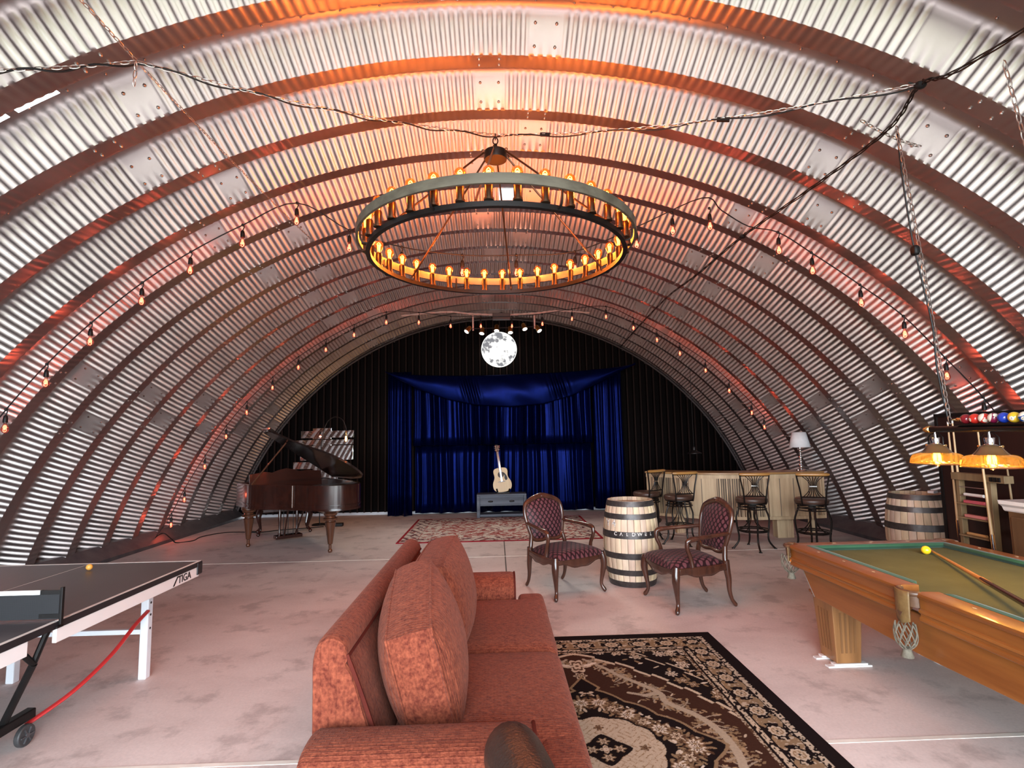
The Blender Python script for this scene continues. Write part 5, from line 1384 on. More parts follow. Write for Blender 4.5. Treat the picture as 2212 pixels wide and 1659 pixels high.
def pocket(x, y, ang, corner):
    """leather collar, shield and drop net; ang = direction outwards"""
    o = Vector((cos(ang), sin(ang), 0)); s = Vector((-sin(ang), cos(ang), 0)); c = Vector((x, y, 0))
    mb = MB(); w = 0.062
    arc = [c+s*(w*sin(a))+o*(w*0.75*cos(a)) for a in np.linspace(-PI/2, PI/2, 17)]
    # collar rim
    mb.tube([p+Vector((0, 0, 0.758)) for p in arc], 0.014, 8)
    mb.grid(17, 4, lambda u, v: tuple(arc[int(round(u*16))]*1.0-o*(0.004*v)+Vector((0, 0, lerp(0.755, 0.69, v)))))
    p = mb.build('pocket', M_dleather, pt, smooth=60)
    # outer shield
    if not corner:
        mb = MB()
        def fn(u, v):
            q = c+s*(lerp(-0.052, 0.052, u)*(1-0.12*v))+o*(0.048+0.014*cos(PI*(u-0.5))); return tuple(q+Vector((0, 0, lerp(0.768, 0.598+0.02*abs(2*u-1), v))))
        mb.grid(13, 7, fn); mb.build('leather_shield', M_pleather, p, smooth=60, solid=0.006)
        mb = MB(); mb.add([tuple(c+s*a+o*0.0665+Vector((0, 0, z))) for a, z in ((-0.018, 0.66), (0.018, 0.66), (0.0, 0.632))], [(0, 1, 2)])
        mb.build('shield_mark', M_dleather, p, smooth=0, solid=0.002)
    else:
        mb = MB()
        for k in (-1, 1):
            q = c+s*(0.058*k)+o*0.012
            mb.bar(q+Vector((0, 0, 0.765)), q+Vector((0, 0, 0.655)), 0.03, 0.008, upv=tuple(o))
        mb.build('leather_shield', M_pleather, p, smooth=0, bevel=0.003)
    # net bag of knotted cord with a gathered leather toe
    mb = MB(); n = 9; top = 0.69 if corner else 0.60; cc = c+o*0.02 if corner else c+o*0.045
    rad = [0.058, 0.062, 0.060, 0.046, 0.024] if corner else [0.044, 0.050, 0.050, 0.040, 0.022]
    zs = [0, -0.035, -0.075, -0.105, -0.125]
    for sgn in (1, -1):
        for k in range(n):
            P = []
            for i, (r, z) in enumerate(zip(rad, zs)):
                a = 2*PI*(k/n)+sgn*i*PI/n*0.9; P.append(cc+Vector((r*cos(a), r*sin(a), top+z)))
            mb.tube(smoothpath(P, 3), 0.003, 5)
    mb.build('net', M_cordnet, p, smooth=60)
    mb = MB(); mb.lathe([(0.022, 0.0), (0.020, -0.015), (0.030, -0.045), (0.028, -0.048), (0.012, -0.02)], 14, tuple(cc+Vector((0, 0, top-0.122))), caps=False); mb.build('net_toe', M_cordnet, p, smooth=60)
    return cc, top
pocket(-PW+0.045, PL-0.045, PI*0.75, True); pocket(PW-0.045, PL-0.045, PI*0.25, True)
pocket(-PW+0.045, -PL+0.045, PI*1.25, True); pocket(PW-0.045, -PL+0.045, -PI*0.25, True)
pocket(-PW+0.02, 0, PI, False); pocket(PW-0.02, 0, 0, False)
# cabinet: deep side boards with raked ends
for sx in (-1, 1):
    mb = MB(); poly = [(-PL+0.12, 0.64), (PL-0.12, 0.64), (PL-0.27, 0.455), (0.0, 0.43), (-PL+0.27, 0.455)]
    mb.prism(poly, sx*(PW-0.07)-0.016, sx*(PW-0.07)+0.016, 'yz'); sd = mb.build('side_board', M_oak, pt, smooth=0, bevel=0.004)
    mb = MB(); mb.bar((sx*(PW-0.07), PL-0.118, 0.642), (sx*(PW-0.07), PL-0.268, 0.456), 0.036, 0.006); mb.build('end_strip', pmat('pale_light_gap', (0.55, 0.52, 0.48), rough=0.35, metal=0.7), sd, smooth=0)  # light gap at the raked end, put into a pale strip's colour
for sy in (-1, 1):
    mb = MB(); mb.box(-PW+0.08, PW-0.08, sy*(PL-0.24)-0.016, sy*(PL-0.24)+0.016, 0.455, 0.66); mb.build('end_board', M_oak, pt, smooth=0)
for sx in (-1, 1):
    for sy in (-1, 1):
        x0, y0 = sx*(PW-0.245), sy*(PL-0.205)
        mb = MB(); b0, b1 = 0.085, 0.105
        vs = [(x0+i*w, y0+j*w*1.05, z) for w, z in ((b0, 0.022), (b1, 0.425)) for j in (-1, 1) for i in (-1, 1)]
        mb.add(vs, [(0, 1, 3, 2), (4, 6, 7, 5), (0, 4, 5, 1), (2, 3, 7, 6), (0, 2, 6, 4), (1, 5, 7, 3)])
        lg = mb.build('leg', M_oakv, pt, smooth=0, bevel=0.005)
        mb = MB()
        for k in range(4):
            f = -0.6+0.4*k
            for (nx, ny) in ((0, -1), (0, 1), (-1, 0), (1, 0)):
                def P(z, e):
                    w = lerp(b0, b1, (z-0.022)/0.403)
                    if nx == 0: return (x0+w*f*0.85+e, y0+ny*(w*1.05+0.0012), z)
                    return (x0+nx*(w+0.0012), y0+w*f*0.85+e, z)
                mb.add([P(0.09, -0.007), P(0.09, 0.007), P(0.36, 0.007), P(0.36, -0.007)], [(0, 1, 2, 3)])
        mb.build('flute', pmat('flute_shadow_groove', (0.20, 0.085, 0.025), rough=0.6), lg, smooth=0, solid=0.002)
        mb = MB(); mb.box(x0-0.122, x0+0.122, y0-0.128, y0+0.128, 0.437, 0.458); mb.box(x0-0.112, x0+0.112, y0-0.117, y0+0.117, 0.422, 0.437); mb.build('leg_cap', M_oak, lg, smooth=0, bevel=0.005)
        for dy in (-0.08, 0.06):
            for dz in (0, 1):
                sh = MB(); w = 0.15 if dz == 0 else 0.115
                sh.box(-w, w, -0.022, 0.022, 0.0, 0.0105); o = sh.build('levelling_shim', M_white, None, smooth=0, bevel=0.001)
                o.location = (PX+x0+(0.0 if dz == 0 else 0.01), PY+y0+dy+0.006*dz, 0.0005+0.0108*dz)
                side = 'left' if sx < 0 else 'right'; ends = 'near' if sy < 0 else 'far'
                tag(o, '%s white shim of the %s pair under the %s %s pool table leg' % ('lower' if dz == 0 else 'upper', 'front' if dy < 0 else 'rear', ends, side), 'shim', 'white shims under the pool table legs')
# balls in play
def ballcol(name, c, stripe=None):
    m, nt, b = new_mat(name); b.inputs['Roughness'].default_value = 0.08; b.inputs['Coat Weight'].default_value = 0.5
    tc = nt.nodes.new('ShaderNodeTexCoord'); ns = nt.nodes.new('ShaderNodeTexNoise'); ns.inputs['Scale'].default_value = 30
    nt.links.new(tc.outputs['Object'], ns.inputs[0])
    rp = nt.nodes.new('ShaderNodeValToRGB'); rp.color_ramp.elements[0].color = rgb(tuple(x*0.93 for x in c)); rp.color_ramp.elements[1].color = rgb(c)
    nt.links.new(ns.outputs['Fac'], rp.inputs[0]); col = rp.outputs[0]
    sp = nt.nodes.new('ShaderNodeSeparateXYZ'); nt.links.new(tc.outputs['Object'], sp.inputs[0])
    def mixin(col, cond, c2):
        n = nt.nodes.new('ShaderNodeMix'); n.data_type = 'RGBA'; nt.links.new(cond, n.inputs[0]); nt.links.new(col, n.inputs[6]); n.inputs[7].default_value = rgb(c2); return n.outputs[2]
    if stripe:
        ab = nt.nodes.new('ShaderNodeMath'); ab.operation = 'ABSOLUTE'; nt.links.new(sp.outputs[2], ab.inputs[0])
        gt = nt.nodes.new('ShaderNodeMath'); gt.operation = 'GREATER_THAN'; gt.inputs[1].default_value = 0.014; nt.links.new(ab.outputs[0], gt.inputs[0]); col = mixin(col, gt.outputs[0], (0.78, 0.70, 0.58))
    # number spot
    if stripe is not None:
        gt = nt.nodes.new('ShaderNodeMath'); gt.operation = 'GREATER_THAN'; gt.inputs[1].default_value = 0.0262; nt.links.new(sp.outputs[0], gt.inputs[0]); col = mixin(col, gt.outputs[0], (0.78, 0.70, 0.58))
    nt.links.new(col, b.inputs['Base Color']); return m
def pool_ball(label, c, mat, group=None, rot=(0, 0, 0), num=None):
    mb = MB(); mb.ball((0, 0, 0), 0.0286, 24); o = mb.build('billiard_ball', mat, None, smooth=180); o.location = c; o.rotation_euler = rot
    tag(o, label, 'ball', group)
    if num:
        mb = text_mesh(num, 0.016, 0.0003); mb.xf(Matrix.Translation((0.0284, 0, 0)) @ Matrix.Rotation(PI/2, 4, 'Z') @ Matrix.Rotation(PI/2, 4, 'X')); mb.build('number', M_cord, o, smooth=0)
    return o
pool_ball('yellow ball on the green cloth at the tip of the cue', (2.94, 3.67, 0.7636), ballcol('yellow_ball', (0.90, 0.62, 0.02)))
pool_ball('orange and white ball in the net of the far left pocket', (PX-PW+0.038, PY+PL-0.048, 0.655), ballcol('orange_stripe_ball', (0.85, 0.22, 0.04), True), rot=(0.6, 0.3, 0.4))
# cue on the table
def cue(name, label, a, b, lt=None):
    """a = tip, b = butt"""
    a = Vector(a); b = Vector(b); d = b-a; L = d.length
    t = thing(name, label, 'pool cue', tuple(a), group='pool cues')
    def seg(t0, t1, r0, r1, nm, m, par=t):
        mb = MB(); mb.tube([d*t0, d*t1], [r0, r1], 12); return mb.build(nm, m, par, smooth=60)
    seg(0, 0.006, 0.0062, 0.0065, 'tip', M_joint_dark); seg(0.006, 0.022, 0.0065, 0.0066, 'ferrule', M_white)
    seg(0.022, 0.60, 0.0066, 0.0125, 'shaft', lt or M_maple); bt = seg(0.60, 0.985, 0.0125, 0.0155, 'butt', M_cuebutt); seg(0.985, 1.0, 0.0158, 0.0145, 'bumper', M_cord)
    x, y = frame_from(d)
    mb = MB()
    for k in range(4):
        v = x*cos(k*PI/2)+y*sin(k*PI/2); w = d.normalized().cross(v)
        mb.add([d*0.60+v*0.0136+w*0.006, d*0.60+v*0.0136-w*0.006, d*0.70+v*0.0146], [(0, 1, 2)])
    mb.build('butt_point', M_maple, bt, smooth=0, solid=0.0006)
    return t
M_maple = wood('honey_maple_shaft', (0.55, 0.28, 0.10), (0.44, 0.20, 0.06), axis=1, rough=0.3)
M_cuebutt = pmat('dark_cue_butt', (0.045, 0.014, 0.010), (0.03, 0.010, 0.008), rough=0.25, coat=0.4)
cue('pool_cue', 'pool cue lying on the green cloth pointing at the yellow ball', (3.00, 3.695, 0.757), (2.02, 2.22, 0.816)) if False else None
cue('pool_cue', 'pool cue lying on the green cloth pointing at the yellow ball', (3.01, 3.72, 0.752), (2.36, 2.36, 0.792))

# ================================================================== POOL LAMP
pl_ = thing('pool_table_light', 'black bar light with amber glass shades hung over the pool table', 'pendant light', (2.725, 2.88, 1.59))
mb = MB(); mb.tube([(0, -0.58, 0), (0, 0.39, 0)], 0.019, 14); brr = mb.build('bar', M_black, pl_, smooth=60)
for y, s in ((0.39, 1), (-0.58, -1)):
    mb = MB(); pr = [(0.019, 0.0), (0.024, 0.005), (0.016, 0.012), (0.022, 0.02), (0.013, 0.03), (0.017, 0.038), (0.008, 0.046), (0.012, 0.052), (0.0005, 0.06)]
    mb.lathe(pr, 16); mb.xf(Matrix.Translation((0, y, 0)) @ Matrix.Rotation(-PI/2*s, 4, 'X')); mb.build('finial', M_brass, brr, smooth=60)
mb = MB(); mb.tube([(0, -0.46, 0.055), (0, 0.235, 0.055)], 0.004, 6); mb.tube([(0, -0.46, 0.055), (0, -0.46, 0.0)], 0.004, 6); mb.tube([(0, 0.19, 0.026), (0, 0.19, 0.0)], 0.006, 6)
mb.lathe([(0.004, 0), (0.012, 0.01), (0.009, 0.02), (0.013, 0.03), (0.006, 0.045), (0.004, 0.075)], 12, (0, 0, 0)); mb.v[-72:] = [tuple(Matrix.Translation((0, 0.16, 0.055)) @ Matrix.Rotation(-PI/2, 4, 'X') @ Vector(p)) for p in mb.v[-72:]]
mb.build('ball_rail', M_brass, pl_, smooth=60)
mb = MB(); mb.box(-0.028, 0.028, -0.47, 0.19, 0.019, 0.028); mb.build('ball_tray', M_black, pl_, smooth=0)
M_shade = thin_glass('amber_ribbed_glass', (1.0, 0.72, 0.34), 0.12, 0.08, haze=0.20, hcol=(0.42, 0.30, 0.11))
M_pfil = emit('golden_filament', (1.0, 0.62, 0.16), 30)
for k, y in enumerate((0.40-0.0, 0.0, -0.40)):
    yy = {0: 0.385, 1: 0.0, 2: -0.385}[k]
    if k == 0: yy = 0.365
    off = 0.0
    mb = MB(); mb.tube([(0, yy-0.0 if k else yy, -0.019), (0, yy, -0.05)], 0.007, 8); mb.lathe([(0.024, -0.05), (0.026, -0.055), (0.022, -0.087), (0.03, -0.090), (0.03, -0.100), (0.018, -0.102)], 18, (0, yy, 0)); sk = mb.build('socket', M_chrome, pl_, smooth=60)
    mb = MB(); r_ = [(-0.055, -0.095), (-0.056, -0.05), (-0.03, -0.028), (0.0, -0.022), (0.03, -0.028), (0.056, -0.05), (0.055, -0.095)]
    mb.tube([(0, yy+a, b) for a, b in r_], 0.004, 6); mb.build('yoke', M_black, sk, smooth=60)
    for s in (-1, 1):
        mb = MB(); mb.tube([(0, yy+s*0.052, -0.128), (0, yy+s*0.068, -0.126), (0, yy+s*0.074, -0.126)], [0.003, 0.004, 0.007], 8); mb.build('thumbscrew', M_brass, sk, loc=(0, 0, 0.028))
    mb = MB()
    pr = [(0.030, -0.118), (0.050, -0.128), (0.058, -0.145), (0.075, -0.165), (0.082, -0.172)]
    mb.lathe(pr, 32, (0, yy, 0), caps=False); mb.build('shade_cap', pmat('smoked_cap_glass', (0.10, 0.065, 0.03), rough=0.2, coat=0.5), sk, smooth=60, loc=(0, 0, 0.028))
    mb = MB(); pr = [(0.082, -0.172), (0.112, -0.180), (0.128, -0.198), (0.137, -0.226), (0.135, -0.240)]
    n = 72
    vs = []; fs = []
    ps = smoothpath([(a, b, 0) for a, b in pr], 4)
    for i, p in enumerate(ps):
        for q in range(n):
            r = p.x+(0.0022 if q % 2 else 0); vs.append((r*cos(2*PI*q/n), yy+r*sin(2*PI*q/n), p.y))
    fs = [(i*n+q, i*n+(q+1) % n, (i+1)*n+(q+1) % n, (i+1)*n+q) for i in range(len(ps)-1) for q in range(n)]
    mb.add(vs, fs); mb.build('shade', M_shade, sk, smooth=20, loc=(0, 0, 0.028))
    mb = MB(); mb.tube([(0.1365*cos(a), yy+0.1365*sin(a), -0.239) for a in np.linspace(0, 2*PI, 49)[:-1]], 0.0035, 6, closed=True); mb.build('shade_rim', M_dleather, sk, loc=(0, 0, 0.028))
    b = MB(); pr = [(0.013, -0.128), (0.020, -0.145), (0.030, -0.175), (0.032, -0.215), (0.022, -0.245), (0.0005, -0.258)]
    b.lathe(pr, 16, (0, yy, 0), mi=0, caps=False)
    for q in range(6):
        a = q*PI/3; b.tube([(0.010*cos(a), yy+0.010*sin(a), -0.150), (0.018*cos(a+.3), yy+0.018*sin(a+.3), -0.225)], 0.0032, 5, mi=1)
    b.build('bulb', [M_amber, M_pfil], sk, smooth=60, loc=(0, 0, 0.028))
    lamp('golden_light', pl_, (0, yy, -0.172), (1.0, 0.66, 0.24), 9, 0.03)
gb = 'billiard balls on top of the pool light'
row = [('dark maroon ball, first of the row on the pool light', (0.22, 0.012, 0.02), False, (0.2, 0.1, 2.6), None),
       ('plain red ball second in the row on the pool light', (0.62, 0.03, 0.02), False, (0, 0.2, 2.9), None),
       ('red ball with a large white patch, third in the row on the pool light', (0.60, 0.03, 0.02), True, (1.1, 0.5, -2.2), None),
       ('maroon and white striped ball fourth in the row on the pool light', (0.20, 0.01, 0.05), True, (1.3, -0.6, -2.0), None),
       ('blue ball in the middle of the row on the pool light', (0.015, 0.05, 0.42), False, (0, 0, 2.0), None),
       ('yellow ball on the pool light between the two blue ones', (0.80, 0.48, 0.03), False, (0.1, 0.2, -2.75), '1'),
       ('blue and white striped ball seventh in the row on the pool light', (0.015, 0.07, 0.30), True, (0.35, 0.3, -2.6), '10'),
       ('orange pink ball nearest the right edge on the pool light', (0.85, 0.28, 0.16), True, (1.0, -0.9, -2.2), None)]
for i, (lab, c, stp, rot, num) in enumerate(row):
    pool_ball(lab, (2.725, 2.88+0.135-0.0578*i, 1.59+0.028+0.0287), ballcol('ball_%s' % lab.split()[0], c, stp), gb, rot, num)
hang_chain('chain', 'long silver and black chain dropping to the far end of the pool light', [(2.56, 3.12, 3.50), (2.66, 3.13, 2.55), (2.72, 3.12, 1.625)], link=0.05)
hang_chain('chain', 'silver chain dropping at the upper right edge to the near end of the pool light', [(2.60, 2.45, 3.44), (2.70, 2.42, 2.5), (2.725, 2.42, 1.625)], link=0.06)
mb = MB(); P = [(2.58, 3.14, 3.47), (2.575, 3.13, 3.2), (2.60, 3.135, 2.85), (2.62, 3.14, 2.70), (2.655, 3.14, 2.45), (2.675, 3.125, 2.2), (2.69, 3.14, 1.95), (2.715, 3.125, 1.63)]
mb.tube(smoothpath(P, 6), 0.005, 6); mb.sbox((2.622, 3.14, 2.70), (0.042, 0.05, 0.065), 0.7); tag(mb.build('electric_cable', M_cord), 'black cord with a plug down the chain of the pool light', 'cord')

# ================================================================== RIGHT SIDE: dark panel, cue stand, cues, cabinet
pn = thing('dark_wall_panel', 'tall dark red brown panel behind the cues on the right', 'panel', (4.23, 4.0, 0))
M_panel = wood('dark_red_brown_panel', (0.022, 0.0055, 0.004), (0.012, 0.0035, 0.0028), axis=2, rough=0.4, coat=0.05)
mb = MB(); mb.box(-0.02, 0.02, -1.9, 0.98, 0.0, 1.70); mb.build('board', M_panel, pn, smooth=0)
mb = MB(); mb.box(-0.03, 0.03, -1.9, 1.0, 1.70, 1.73); mb.box(-0.028, 0.028, 0.97, 1.0, 0, 1.70); mb.build('edge_trim', M_black, pn, smooth=0)
mb = MB(); mb.box(0.02, 0.20, -1.8, -1.72, 0, 1.5); mb.box(0.02, 0.20, 0.78, 0.86, 0, 1.5); mb.build('brace', M_panel, pn, smooth=0)
M_rack = wood('weathered_rack_timber', (0.24, 0.165, 0.085), (0.15, 0.10, 0.05), axis=2, rough=0.6)
rk = thing('cue_rack', 'weathered ladder shaped wooden cue rack against the dark panel', 'rack', (4.03, 4.46, 0))
TOPX = 0.02
def leanx(z): return TOPX*(z/1.2)
for y0, nm in ((0.17, 'a'), (-0.13, 'b')):
    mb = MB(); mb.prism([(leanx(0)-0.0, 0.0), (leanx(0)+0.05, 0.0), (leanx(1.2)+0.05, 1.2), (leanx(1.2)-0.0, 1.2)], y0-0.018, y0+0.018, 'xz'); mb.build('upright', M_rack, rk, smooth=0, bevel=0.003)
mb = MB(); mb.box(leanx(1.16)-0.03, leanx(1.16)+0.05, -0.30, 0.20, 1.145, 1.205); tb_ = mb.build('top_rail', M_rack, rk, smooth=0, bevel=0.003)
mb = MB()
for k in range(3): mb.box(leanx(1.16)-0.042, leanx(1.16)-0.028, -0.20-0.035*k, -0.18-0.035*k, 1.155, 1.19)
mb.build('cue_clip', M_black, tb_, smooth=0)
for z in (0.30, 0.50, 0.68, 0.83, 0.95):
    mb = MB(); mb.box(leanx(z)-0.03, leanx(z)+0.06, -0.12, 0.16, z-0.012, z); mb.build('shelf', M_rack, rk, smooth=0)
mb = MB(); mb.tube([(leanx(1.08), -0.12, 1.085), (leanx(1.08), 0.16, 1.085)], 0.003, 6); mb.tube([(leanx(1.0), -0.12, 1.01), (leanx(1.0), 0.16, 1.01)], 0.003, 6); mb.build('wire', M_chrome, rk)
for (z, c, nm, lab) in ((1.0105, (0.82, 0.78, 0.74), 'white_rod', 'white rod hung on the wire near the top of the cue rack'), (0.95, (0.55, 0.10, 0.13), 'pink_box', 'long pink red strip box on the highest shelf of the cue rack'), (0.83, (0.62, 0.22, 0.2), 'pink_box', 'long pink strip box on the second shelf of the cue rack'), (0.68, (0.55, 0.30, 0.12), 'wooden_rod', 'tan wooden rod on the third shelf of the cue rack')):
    o = thing('shelf_rod', lab, 'rod', (4.03+leanx(z), 4.475, z), group='things on the cue rack'); mb = MB()
    if 'box' in nm: mb.box(-0.02, 0.02, -0.11, 0.09, 0.0008, 0.026); mb.build('body', pmat(nm+str(z), c, rough=0.5), o, bevel=0.004)
    else: mb.tube([(0, -0.09, 0.013), (0, 0.09, 0.013)], 0.0125, 10); mb.build('body', pmat(nm, c, rough=0.5), o)
M_lt = wood('pale_maple_shaft', (0.62, 0.44, 0.24), (0.50, 0.33, 0.16), axis=2, rough=0.35)
cue('pool_cue', 'leftmost leaning pool cue, left of the cue rack', (4.10, 4.73, 1.66), (4.09, 4.71, 0.19), M_lt)
cue('pool_cue', 'second leaning pool cue, just left of the ladder shaped rack', (4.10, 4.68, 1.67), (4.09, 4.655, 0.20), M_lt)
cue('pool_cue', 'leaning pool cue crossing the right side of the cue rack', (4.03, 4.36, 1.60), (3.93, 4.20, 0.16), M_lt)
cue('pool_cue', 'brown pool cue leaning at the far right of the cue rack', (4.15, 4.26, 1.30), (4.12, 4.18, 0.02), M_rack)
for i in range(3):
    pass
cb_ = thing('side_cabinet', 'brown cabinet with a white moulded top at the right edge', 'cabinet', (4.02, 3.40, 0))
M_cab = wood('brown_cabinet', (0.12, 0.062, 0.028), (0.08, 0.04, 0.018), axis=2, rough=0.4)
mb = MB(); mb.box(-0.19, 0.18, -0.62, 0.56, 0.0, 0.975); bd = mb.build('carcass', M_cab, cb_, smooth=0, bevel=0.004)
mb = MB(); sec = [(-0.19, 0.965), (-0.20, 0.975), (-0.21, 1.0), (-0.235, 1.02), (-0.24, 1.048), (0.18, 1.048), (0.18, 0.965)]
mb.prism(sec, -0.64, 0.585, 'xz'); mb.build('moulded_top', M_white, cb_, smooth=0)
for y in (-0.56, 0.0):
    mb = MB(); mb.box(-0.206, -0.19, y+0.02, y+0.53, 0.06, 0.93); d_ = mb.build('door', M_cab, cb_, smooth=0, bevel=0.006)
    mb = MB(); mb.tube([(-0.212, y+0.48, 0.5), (-0.212, y+0.48, 0.62)], 0.007, 8); mb.build('handle', M_brass, d_)

# ================================================================== PING PONG TABLE
TX0, TX1, TY0, TY1 = -3.635, -2.11, 1.46, 3.96
pp = thing('ping_pong_table', 'dark ping pong table with pale pink aprons at the left edge', 'table', ((TX0+TX1)/2, (TY0+TY1)/2, 0))
ox, oy = (TX0+TX1)/2, (TY0+TY1)/2; hw, hl = (TX1-TX0)/2, (TY1-TY0)/2
M_top = pmat('dark_table_top', (0.055, 0.042, 0.045), (0.045, 0.034, 0.036), scale=3, rough=0.38, spec=0.5)
M_edge = pmat('black_edge_band', (0.012, 0.010, 0.012), rough=0.45)
M_apron = pmat('pale_pink_white_apron', (0.80, 0.74, 0.72), (0.76, 0.70, 0.68), scale=4, rough=0.45)
M_steel = pmat('white_steel_leg', (0.78, 0.80, 0.84), (0.72, 0.75, 0.80), scale=4, rough=0.35)
M_redst = pmat('red_steel_arc', (0.50, 0.03, 0.03), (0.40, 0.02, 0.02), rough=0.35)
M_ltgrey = pmat('table_line_paint', (0.78, 0.70, 0.64), rough=0.5)
for sy in (-1, 1):
    y0, y1 = (0.004, hl) if sy > 0 else (-hl, -0.004)
    mb = MB(); mb.box(-hw, hw, y0, y1, 0.742, 0.76); h = mb.build('table_top_half', M_top, pp, smooth=0)
    mb = MB(); z0, z1 = 0.7602, 0.7612
    mb.box(-hw, -hw+0.02, y0, y1, z0, z1); mb.box(hw-0.02, hw, y0, y1, z0, z1); mb.box(-0.002, 0.002, y0, y1, z0, z1)
    e = hl*sy; mb.box(-hw, hw, min(e, e-0.02*sy), max(e, e-0.02*sy), z0, z1+0.0002); mb.build('boundary_line', M_ltgrey, h, smooth=0)
    mb = MB()
    mb.box(hw-0.004, hw+0.003, y0, y1, 0.728, 0.757); mb.box(-hw-0.003, -hw+0.004, y0, y1, 0.728, 0.757); mb.box(-hw, hw, min(e, e+0.003*sy), max(e, e+0.003*sy), 0.728, 0.757)
    mb.build('edge_band', M_edge, h, smooth=0)
    mb = MB(); g = 0.0
    for sx in (-1, 1):
        a, b = (-0.005, hl-0.03) if sy > 0 else (-hl+0.03, -0.16)
        mb.box(sx*(hw-0.012)-0.010, sx*(hw-0.012)+0.010, a, b, 0.66, 0.728)
    mb.box(-hw+0.03, hw-0.03, e-sy*0.03-0.01, e-sy*0.03+0.01, 0.66, 0.728); ap = mb.build('apron', M_apron, h, smooth=0, bevel=0.003)
    for sx in (-1, 1):
        mb = MB(); x = sx*(hw-0.012); y = e-sy*0.012
        mb.box(min(x-0.02, x+0.02), max(x-0.02, x+0.02), min(y-0.05, y+0.014), max(y-0.05, y+0.014), 0.672, 0.758); mb.build('corner_guard', M_edge, h, smooth=0, bevel=0.01)
    # leg frames
    for sx in (-1, 1):
        x = sx*(hw-0.31)+0.0; x = sx*0.44; yl = sy*1.18
        x = sx*(hw-0.325)
        mb = MB(); mb.box(x-0.026, x+0.026, yl-0.026, yl+0.026, 0.0, 0.73); lg = mb.build('leg', M_steel, pp, smooth=0, bevel=0.006)
        mb = MB()
        for z in (0.50, 0.42, 0.33): mb.tube([(x+0.0262, yl, z), (x+0.028, yl, z)], 0.008, 10)
        mb.build('bolt_hole', M_edge, lg)
        P = [(x+0.03, yl-sy*0.035, 0.455), (x+0.025, sy*1.02, 0.40), (x+0.01*sx, sy*0.83, 0.285), (x-0.05*sx, sy*0.62, 0.17), (x-0.15*sx, sy*0.43, 0.085)]
        mb = MB(); mb.tube(smoothpath(P, 6), 0.014, 8, flat=0.7); mb.build('red_arc', M_redst, pp)
        mb = MB(); mb.box(x-0.03, x+0.03, min(sy*0.02, sy*0.09), max(sy*0.02, sy*0.09), 0.64, 0.735); mb.build('apron_block', M_steel, pp, smooth=0, bevel=0.004)
    mb = MB(); xs = hw-0.325; mb.box(-xs, xs, sy*1.18-0.014, sy*1.18+0.014, 0.295, 0.325); mb.build('leg_crossbar', M_steel, pp, smooth=0)
# folding undercarriage with wheels
for sx in (-1, 1):
    x = sx*(hw-0.30)
    q = 0.24; mb = MB(); mb.tube([(x+0.04*sx, q+0.06, 0.67), (x+0.02*sx, q+0.04, 0.60), (x, q, 0.475)], 0.015, 8); mb.tube([(x+0.01*sx, q-0.17, 0.64), (x, q-0.06, 0.54), (x, q, 0.475)], 0.015, 8)
    mb.tube([(x, q, 0.475), (x-0.19*sx, q+0.06, 0.14)], 0.018, 10); mb.build('folding_strut', M_black, pp)
    mb = MB(); mb.bar((x-0.21*sx, -0.40, 0.11), (x-0.17*sx, 0.46, 0.14), 0.05, 0.05); cr = mb.build('carriage_bar', M_black, pp, smooth=0, bevel=0.006)
    for y in (-0.33, 0.385):
        mb = MB(); c = (x-0.14*sx, y, 0.055)
        mb.tube([(c[0]-0.014, y, 0.055), (c[0]+0.014, y, 0.055)], 0.055, 24); w = mb.build('wheel', pmat('grey_black_wheel', (0.05, 0.05, 0.055), (0.03, 0.03, 0.03), rough=0.5), cr, bevel=0.006)
        mb = MB()
        for k in range(6):
            a = k*PI/3
            mb.bar((c[0]+0.0155, y+0.012*cos(a), 0.055+0.012*sin(a)), (c[0]+0.0155, y+0.040*cos(a), 0.055+0.040*sin(a)), 0.006, 0.010, upv=(1, 0, 0))
        mb.tube([(c[0]+0.012, y, 0.055), (c[0]+0.02, y, 0.055)], 0.012, 12); mb.build('hub', M_chan, w)
mb = MB(); mb.bar((-hw+0.36, 0.0, 0.12), (hw-0.36, 0.0, 0.12), 0.04, 0.04); mb.build('carriage_bar', M_black, pp, smooth=0)
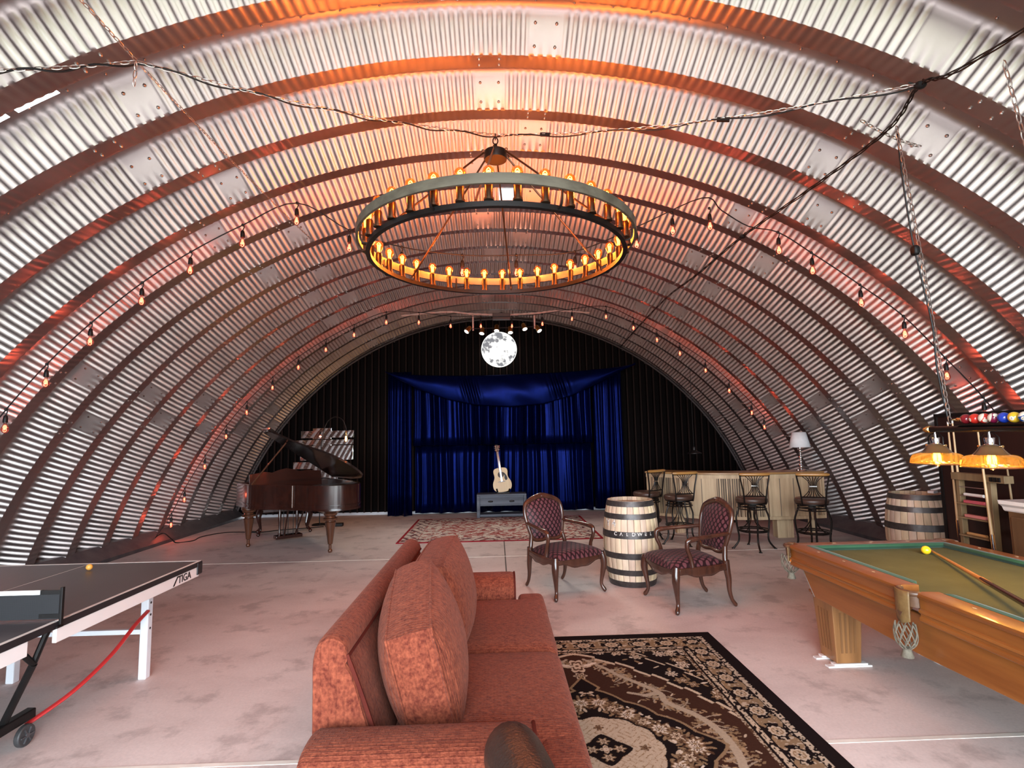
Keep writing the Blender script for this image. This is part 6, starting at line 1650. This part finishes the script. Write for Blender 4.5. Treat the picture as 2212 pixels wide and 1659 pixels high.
# net set
for sx in (-1, 1):
    mb = MB(); x = sx*(hw+0.012)
    mb.box(x-0.006, x+0.006, -0.008, 0.008, 0.745, 0.918); mb.box(min(x, x-sx*0.13), max(x, x-sx*0.13), -0.02, 0.02, 0.730, 0.740)
    mb.box(x-sx*0.10-0.02, x-sx*0.10+0.02, -0.016, 0.016, 0.70, 0.73); ps = mb.build('net_post', M_black, pp, smooth=0, bevel=0.002)
    mb = MB(); mb.tube([(x-sx*0.16, 0, 0.73), (x-sx*0.16, 0, 0.66)], 0.004, 6); mb.ball((x-sx*0.16, 0, 0.655), 0.012, 8); mb.build('clamp_screw', M_chrome, ps)
def net_mat():
    m = bpy.data.materials.new('black_net_mesh'); m.use_nodes = True; nt = m.node_tree
    b = nt.nodes['Principled BSDF']; b.inputs['Base Color'].default_value = (0.008, 0.008, 0.01, 1); b.inputs['Roughness'].default_value = 0.8
    tc = nt.nodes.new('ShaderNodeTexCoord'); ck = nt.nodes.new('ShaderNodeTexBrick'); mp = nt.nodes.new('ShaderNodeMapping')
    mp.inputs['Rotation'].default_value = (PI/2, 0, 0); nt.links.new(tc.outputs['Object'], mp.inputs[0]); nt.links.new(mp.outputs[0], ck.inputs[0])
    ck.inputs['Scale'].default_value = 60; ck.inputs['Mortar Size'].default_value = 0.12; ck.offset = 0
    mr = nt.nodes.new('ShaderNodeMapRange'); mr.inputs['To Min'].default_value = 0.55; mr.inputs['To Max'].default_value = 1.0
    nt.links.new(ck.outputs['Fac'], mr.inputs[0]); nt.links.new(mr.outputs[0], b.inputs['Alpha']); return m
mb = MB(); mb.box(-hw-0.0, hw+0.0, -0.0015, 0.0015, 0.770, 0.885); nt_ = mb.build('net', net_mat(), pp, smooth=0)
mb = MB(); mb.box(-hw, hw-0.07, -0.004, 0.004, 0.885, 0.905); mb.build('net_tape', M_white, nt_, smooth=0)
mb = MB()
for sx in (-1, 1):
    for z in (0.895, 0.785): 
        mb = MB(); mb.box(min(sx*(hw-0.09), sx*(hw+0.008)), max(sx*(hw-0.09), sx*(hw+0.008)), -0.005, 0.005, z-0.010, z+0.010); mb.build('net_strap', M_black, nt_, smooth=0)
# lettering on the far corner of the right apron
let = MB(); x = hw-0.0012
t = text_mesh('TIGA', 0.066, 0.0008, 0.0012)
t.xf(Matrix.Translation((x, hl-0.205, 0.694)) @ Matrix.Rotation(PI/2, 4, 'Z') @ Matrix.Rotation(PI/2, 4, 'X')); let.add(t.v, t.f)
let.add([(x, hl-0.335, 0.668), (x, hl-0.318, 0.668), (x, hl-0.275, 0.722), (x, hl-0.290, 0.722), (x+.001, hl-0.335, 0.668), (x+.001, hl-0.318, 0.668), (x+.001, hl-0.275, 0.722), (x+.001, hl-0.290, 0.722)], [(0, 1, 2, 3), (4, 5, 6, 7), (0, 1, 5, 4), (1, 2, 6, 5), (2, 3, 7, 6), (3, 0, 4, 7)])
let.build('lettering', M_edge, pp, smooth=0)
mb = MB(); mb.ball((0, 0, 0), 0.020, 20); o = mb.build('ping_pong_ball', pmat('orange_celluloid', (0.90, 0.42, 0.08), rough=0.35), None, smooth=180); o.location = (-2.735, 3.745, 0.7812)
tag(o, 'small orange ball lying on the ping pong table', 'ball')

# ================================================================== FLOOR CABLES
mb = MB(); P = [(-5.42, 8.75, 0.10), (-5.20, 8.62, 0.20), (-5.14, 8.75, 0.08), (-5.12, 8.85, 0.01), (-4.95, 9.0, 0.008), (-5.0, 9.35, 0.008), (-4.8, 9.7, 0.008), (-4.45, 9.7, 0.008), (-4.15, 9.65, 0.008), (-3.85, 9.85, 0.008), (-3.4, 10.0, 0.008), (-3.2, 10.1, 0.008)]
mb.tube(smoothpath(P, 6), 0.008, 6); mb.box(-4.34, -4.22, 9.63, 9.69, 0.001, 0.025)
tag(mb.build('extension_cord', M_cord), 'black extension cord snaking over the floor under the piano', 'cord')
pe2 = thing('power_strip', 'small black power box on the floor behind the piano leg', 'power strip', (-3.02, 10.15, 0))
mb = MB(); mb.box(-0.16, 0.16, -0.05, 0.05, 0.0, 0.06); mb.build('case', M_black, pe2, bevel=0.01)
mb = MB(); mb.tube(smoothpath([(0.0, 0, 0.06), (0.02, 0, 0.14), (0.0, 0.01, 0.20), (-0.03, 0.02, 0.14), (-0.03, 0, 0.06)], 4), 0.006, 6); mb.build('cord_loop', M_cord, pe2)
